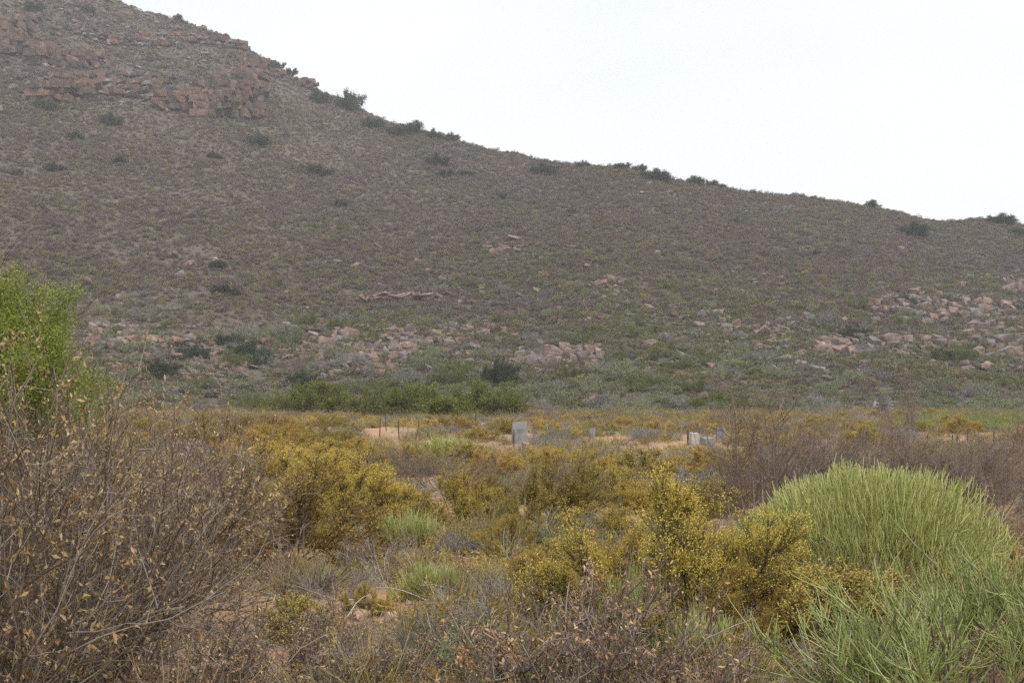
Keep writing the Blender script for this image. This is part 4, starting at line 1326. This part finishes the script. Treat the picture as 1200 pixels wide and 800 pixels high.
# wind pump: bladed wheel, tail vane, short tower
p = hit(1037, 492)
k = p.y / F
root = empty('wind_pump', p)
tag(root, 'small wind pump with a grey bladed wheel and white tail vane', 'wind pump')
hub = Vector((0, 0, 18 * k))
rad = 11 * k
twr = MB()
for sx in (-1, 1):
    for sy in (-1, 1):
        tubes(twr, np.array([[[sx * .22, .25 + sy * .22, -.2], [sx * .05, .25 + sy * .05, hub.z]]]), .022, .02, 4)
for t in (.25, .5, .75):
    q = .22 + (.05 - .22) * t; z = hub.z * t
    for a, b in (((-q, -q), (q, -q)), ((q, -q), (q, q)), ((q, q), (-q, q)), ((-q, q), (-q, -q))):
        tubes(twr, np.array([[[a[0], .25 + a[1], z], [b[0], .25 + b[1], z]]]), .012, .012, 4)
twr.build('tower', M['rust'], root)
whl = empty('wheel', hub + Vector((0, -.02, 0))); whl.parent = root; whl.rotation_euler = (0, 0, .2)
bm = bmesh.new()
for a, b, c, d in ((.30, .17, 1.0, .6),):
    r0, r1 = rad * .38, rad
    w0, w1 = rad * .08, rad * .22
    vs_ = [bm.verts.new(c) for c in ((-w0 / 2, 0.02, r0), (w0 / 2, -.02, r0), (w1 / 2, -.06, r1), (0, .0, r1 * 1.02), (-w1 / 2, .06, r1))]
    bm.faces.new(vs_)
ext = bmesh.ops.extrude_face_region(bm, geom=list(bm.faces))
bmesh.ops.translate(bm, vec=(0, .006, 0), verts=[e for e in ext['geom'] if isinstance(e, bmesh.types.BMVert)])
bme = bpy.data.meshes.new('blade'); bm.to_mesh(bme); bm.free(); bme.materials.append(M['zinc'])
for i in range(16):
    o = bpy.data.objects.new('blade', bme); COL.objects.link(o)
    o.parent = whl; o.rotation_euler = (0, i * math.pi / 8, 0)
rm = MB()
for rr_ in (rad * .42, rad * .8):
    a = np.linspace(0, 2 * math.pi, 33)
    tubes(rm, np.stack([np.cos(a) * rr_, 0 * a + .03, np.sin(a) * rr_], 1)[None], .008, .008, 4)
for i in range(8):
    a = i * math.pi / 4
    tubes(rm, np.array([[[0, .03, 0], [math.cos(a) * rad * .8, .03, math.sin(a) * rad * .8]]]), .008, .008, 4)
rm.build('rim', M['wire'], whl)
hb = MB(); tubes(hb, np.array([[[0, -.06, 0], [0, .05, 0], [0, .28, 0]]]), .06, .05, 8); hb.build('hub', M['rust'], whl)
tv = MB()
tubes(tv, np.array([[[0, .25, 0], [-7 * k, .45, .0]]]), .012, .012, 4)
tv.build('tail_arm', M['rust'], root).location = hub
bm = bmesh.new()
tw_, th_ = 7 * k, 7 * k
pts_ = [(-8 * k, .46, -th_ * .3), (-8 * k + tw_ * .55, .42, -th_ * .5), (-8 * k + tw_ * .55, .42, th_ * .5), (-8 * k - tw_ * .3, .48, th_ * .6), (-8 * k - tw_ * .45, .48, -th_ * .45)]
bm.faces.new([bm.verts.new(q) for q in pts_])
ext = bmesh.ops.extrude_face_region(bm, geom=list(bm.faces))
bmesh.ops.translate(bm, vec=(0, .01, 0), verts=[e for e in ext['geom'] if isinstance(e, bmesh.types.BMVert)])
bmesh.ops.recalc_face_normals(bm, faces=bm.faces)
bm_obj('tail_vane', bm, 'white_paint', root, hub)

finish_labels()

# ------------------------------------------------------------------ haze
if HAZE_DENSITY > 0:
    bm = bmesh.new()
    bmesh.ops.create_cube(bm, size=1.0)
    bmesh.ops.scale(bm, vec=(1480, 1040, 283), verts=bm.verts)
    bmesh.ops.translate(bm, vec=(0, 430, 138.5), verts=bm.verts)
    me = bpy.data.meshes.new('haze'); bm.to_mesh(me); bm.free()
    m = bpy.data.materials.new('haze'); m.use_nodes = True
    t = m.node_tree
    for n in list(t.nodes): t.nodes.remove(n)
    oo = t.nodes.new('ShaderNodeOutputMaterial')
    pv = t.nodes.new('ShaderNodeVolumePrincipled')
    pv.inputs['Color'].default_value = (0.93, 0.96, 1.0, 1)
    pv.inputs['Density'].default_value = HAZE_DENSITY
    t.links.new(pv.outputs[0], oo.inputs['Volume'])
    me.materials.append(m)
    o = link('haze', me)
    tag(o, 'thin pale haze over the hill', 'haze', kind='stuff')
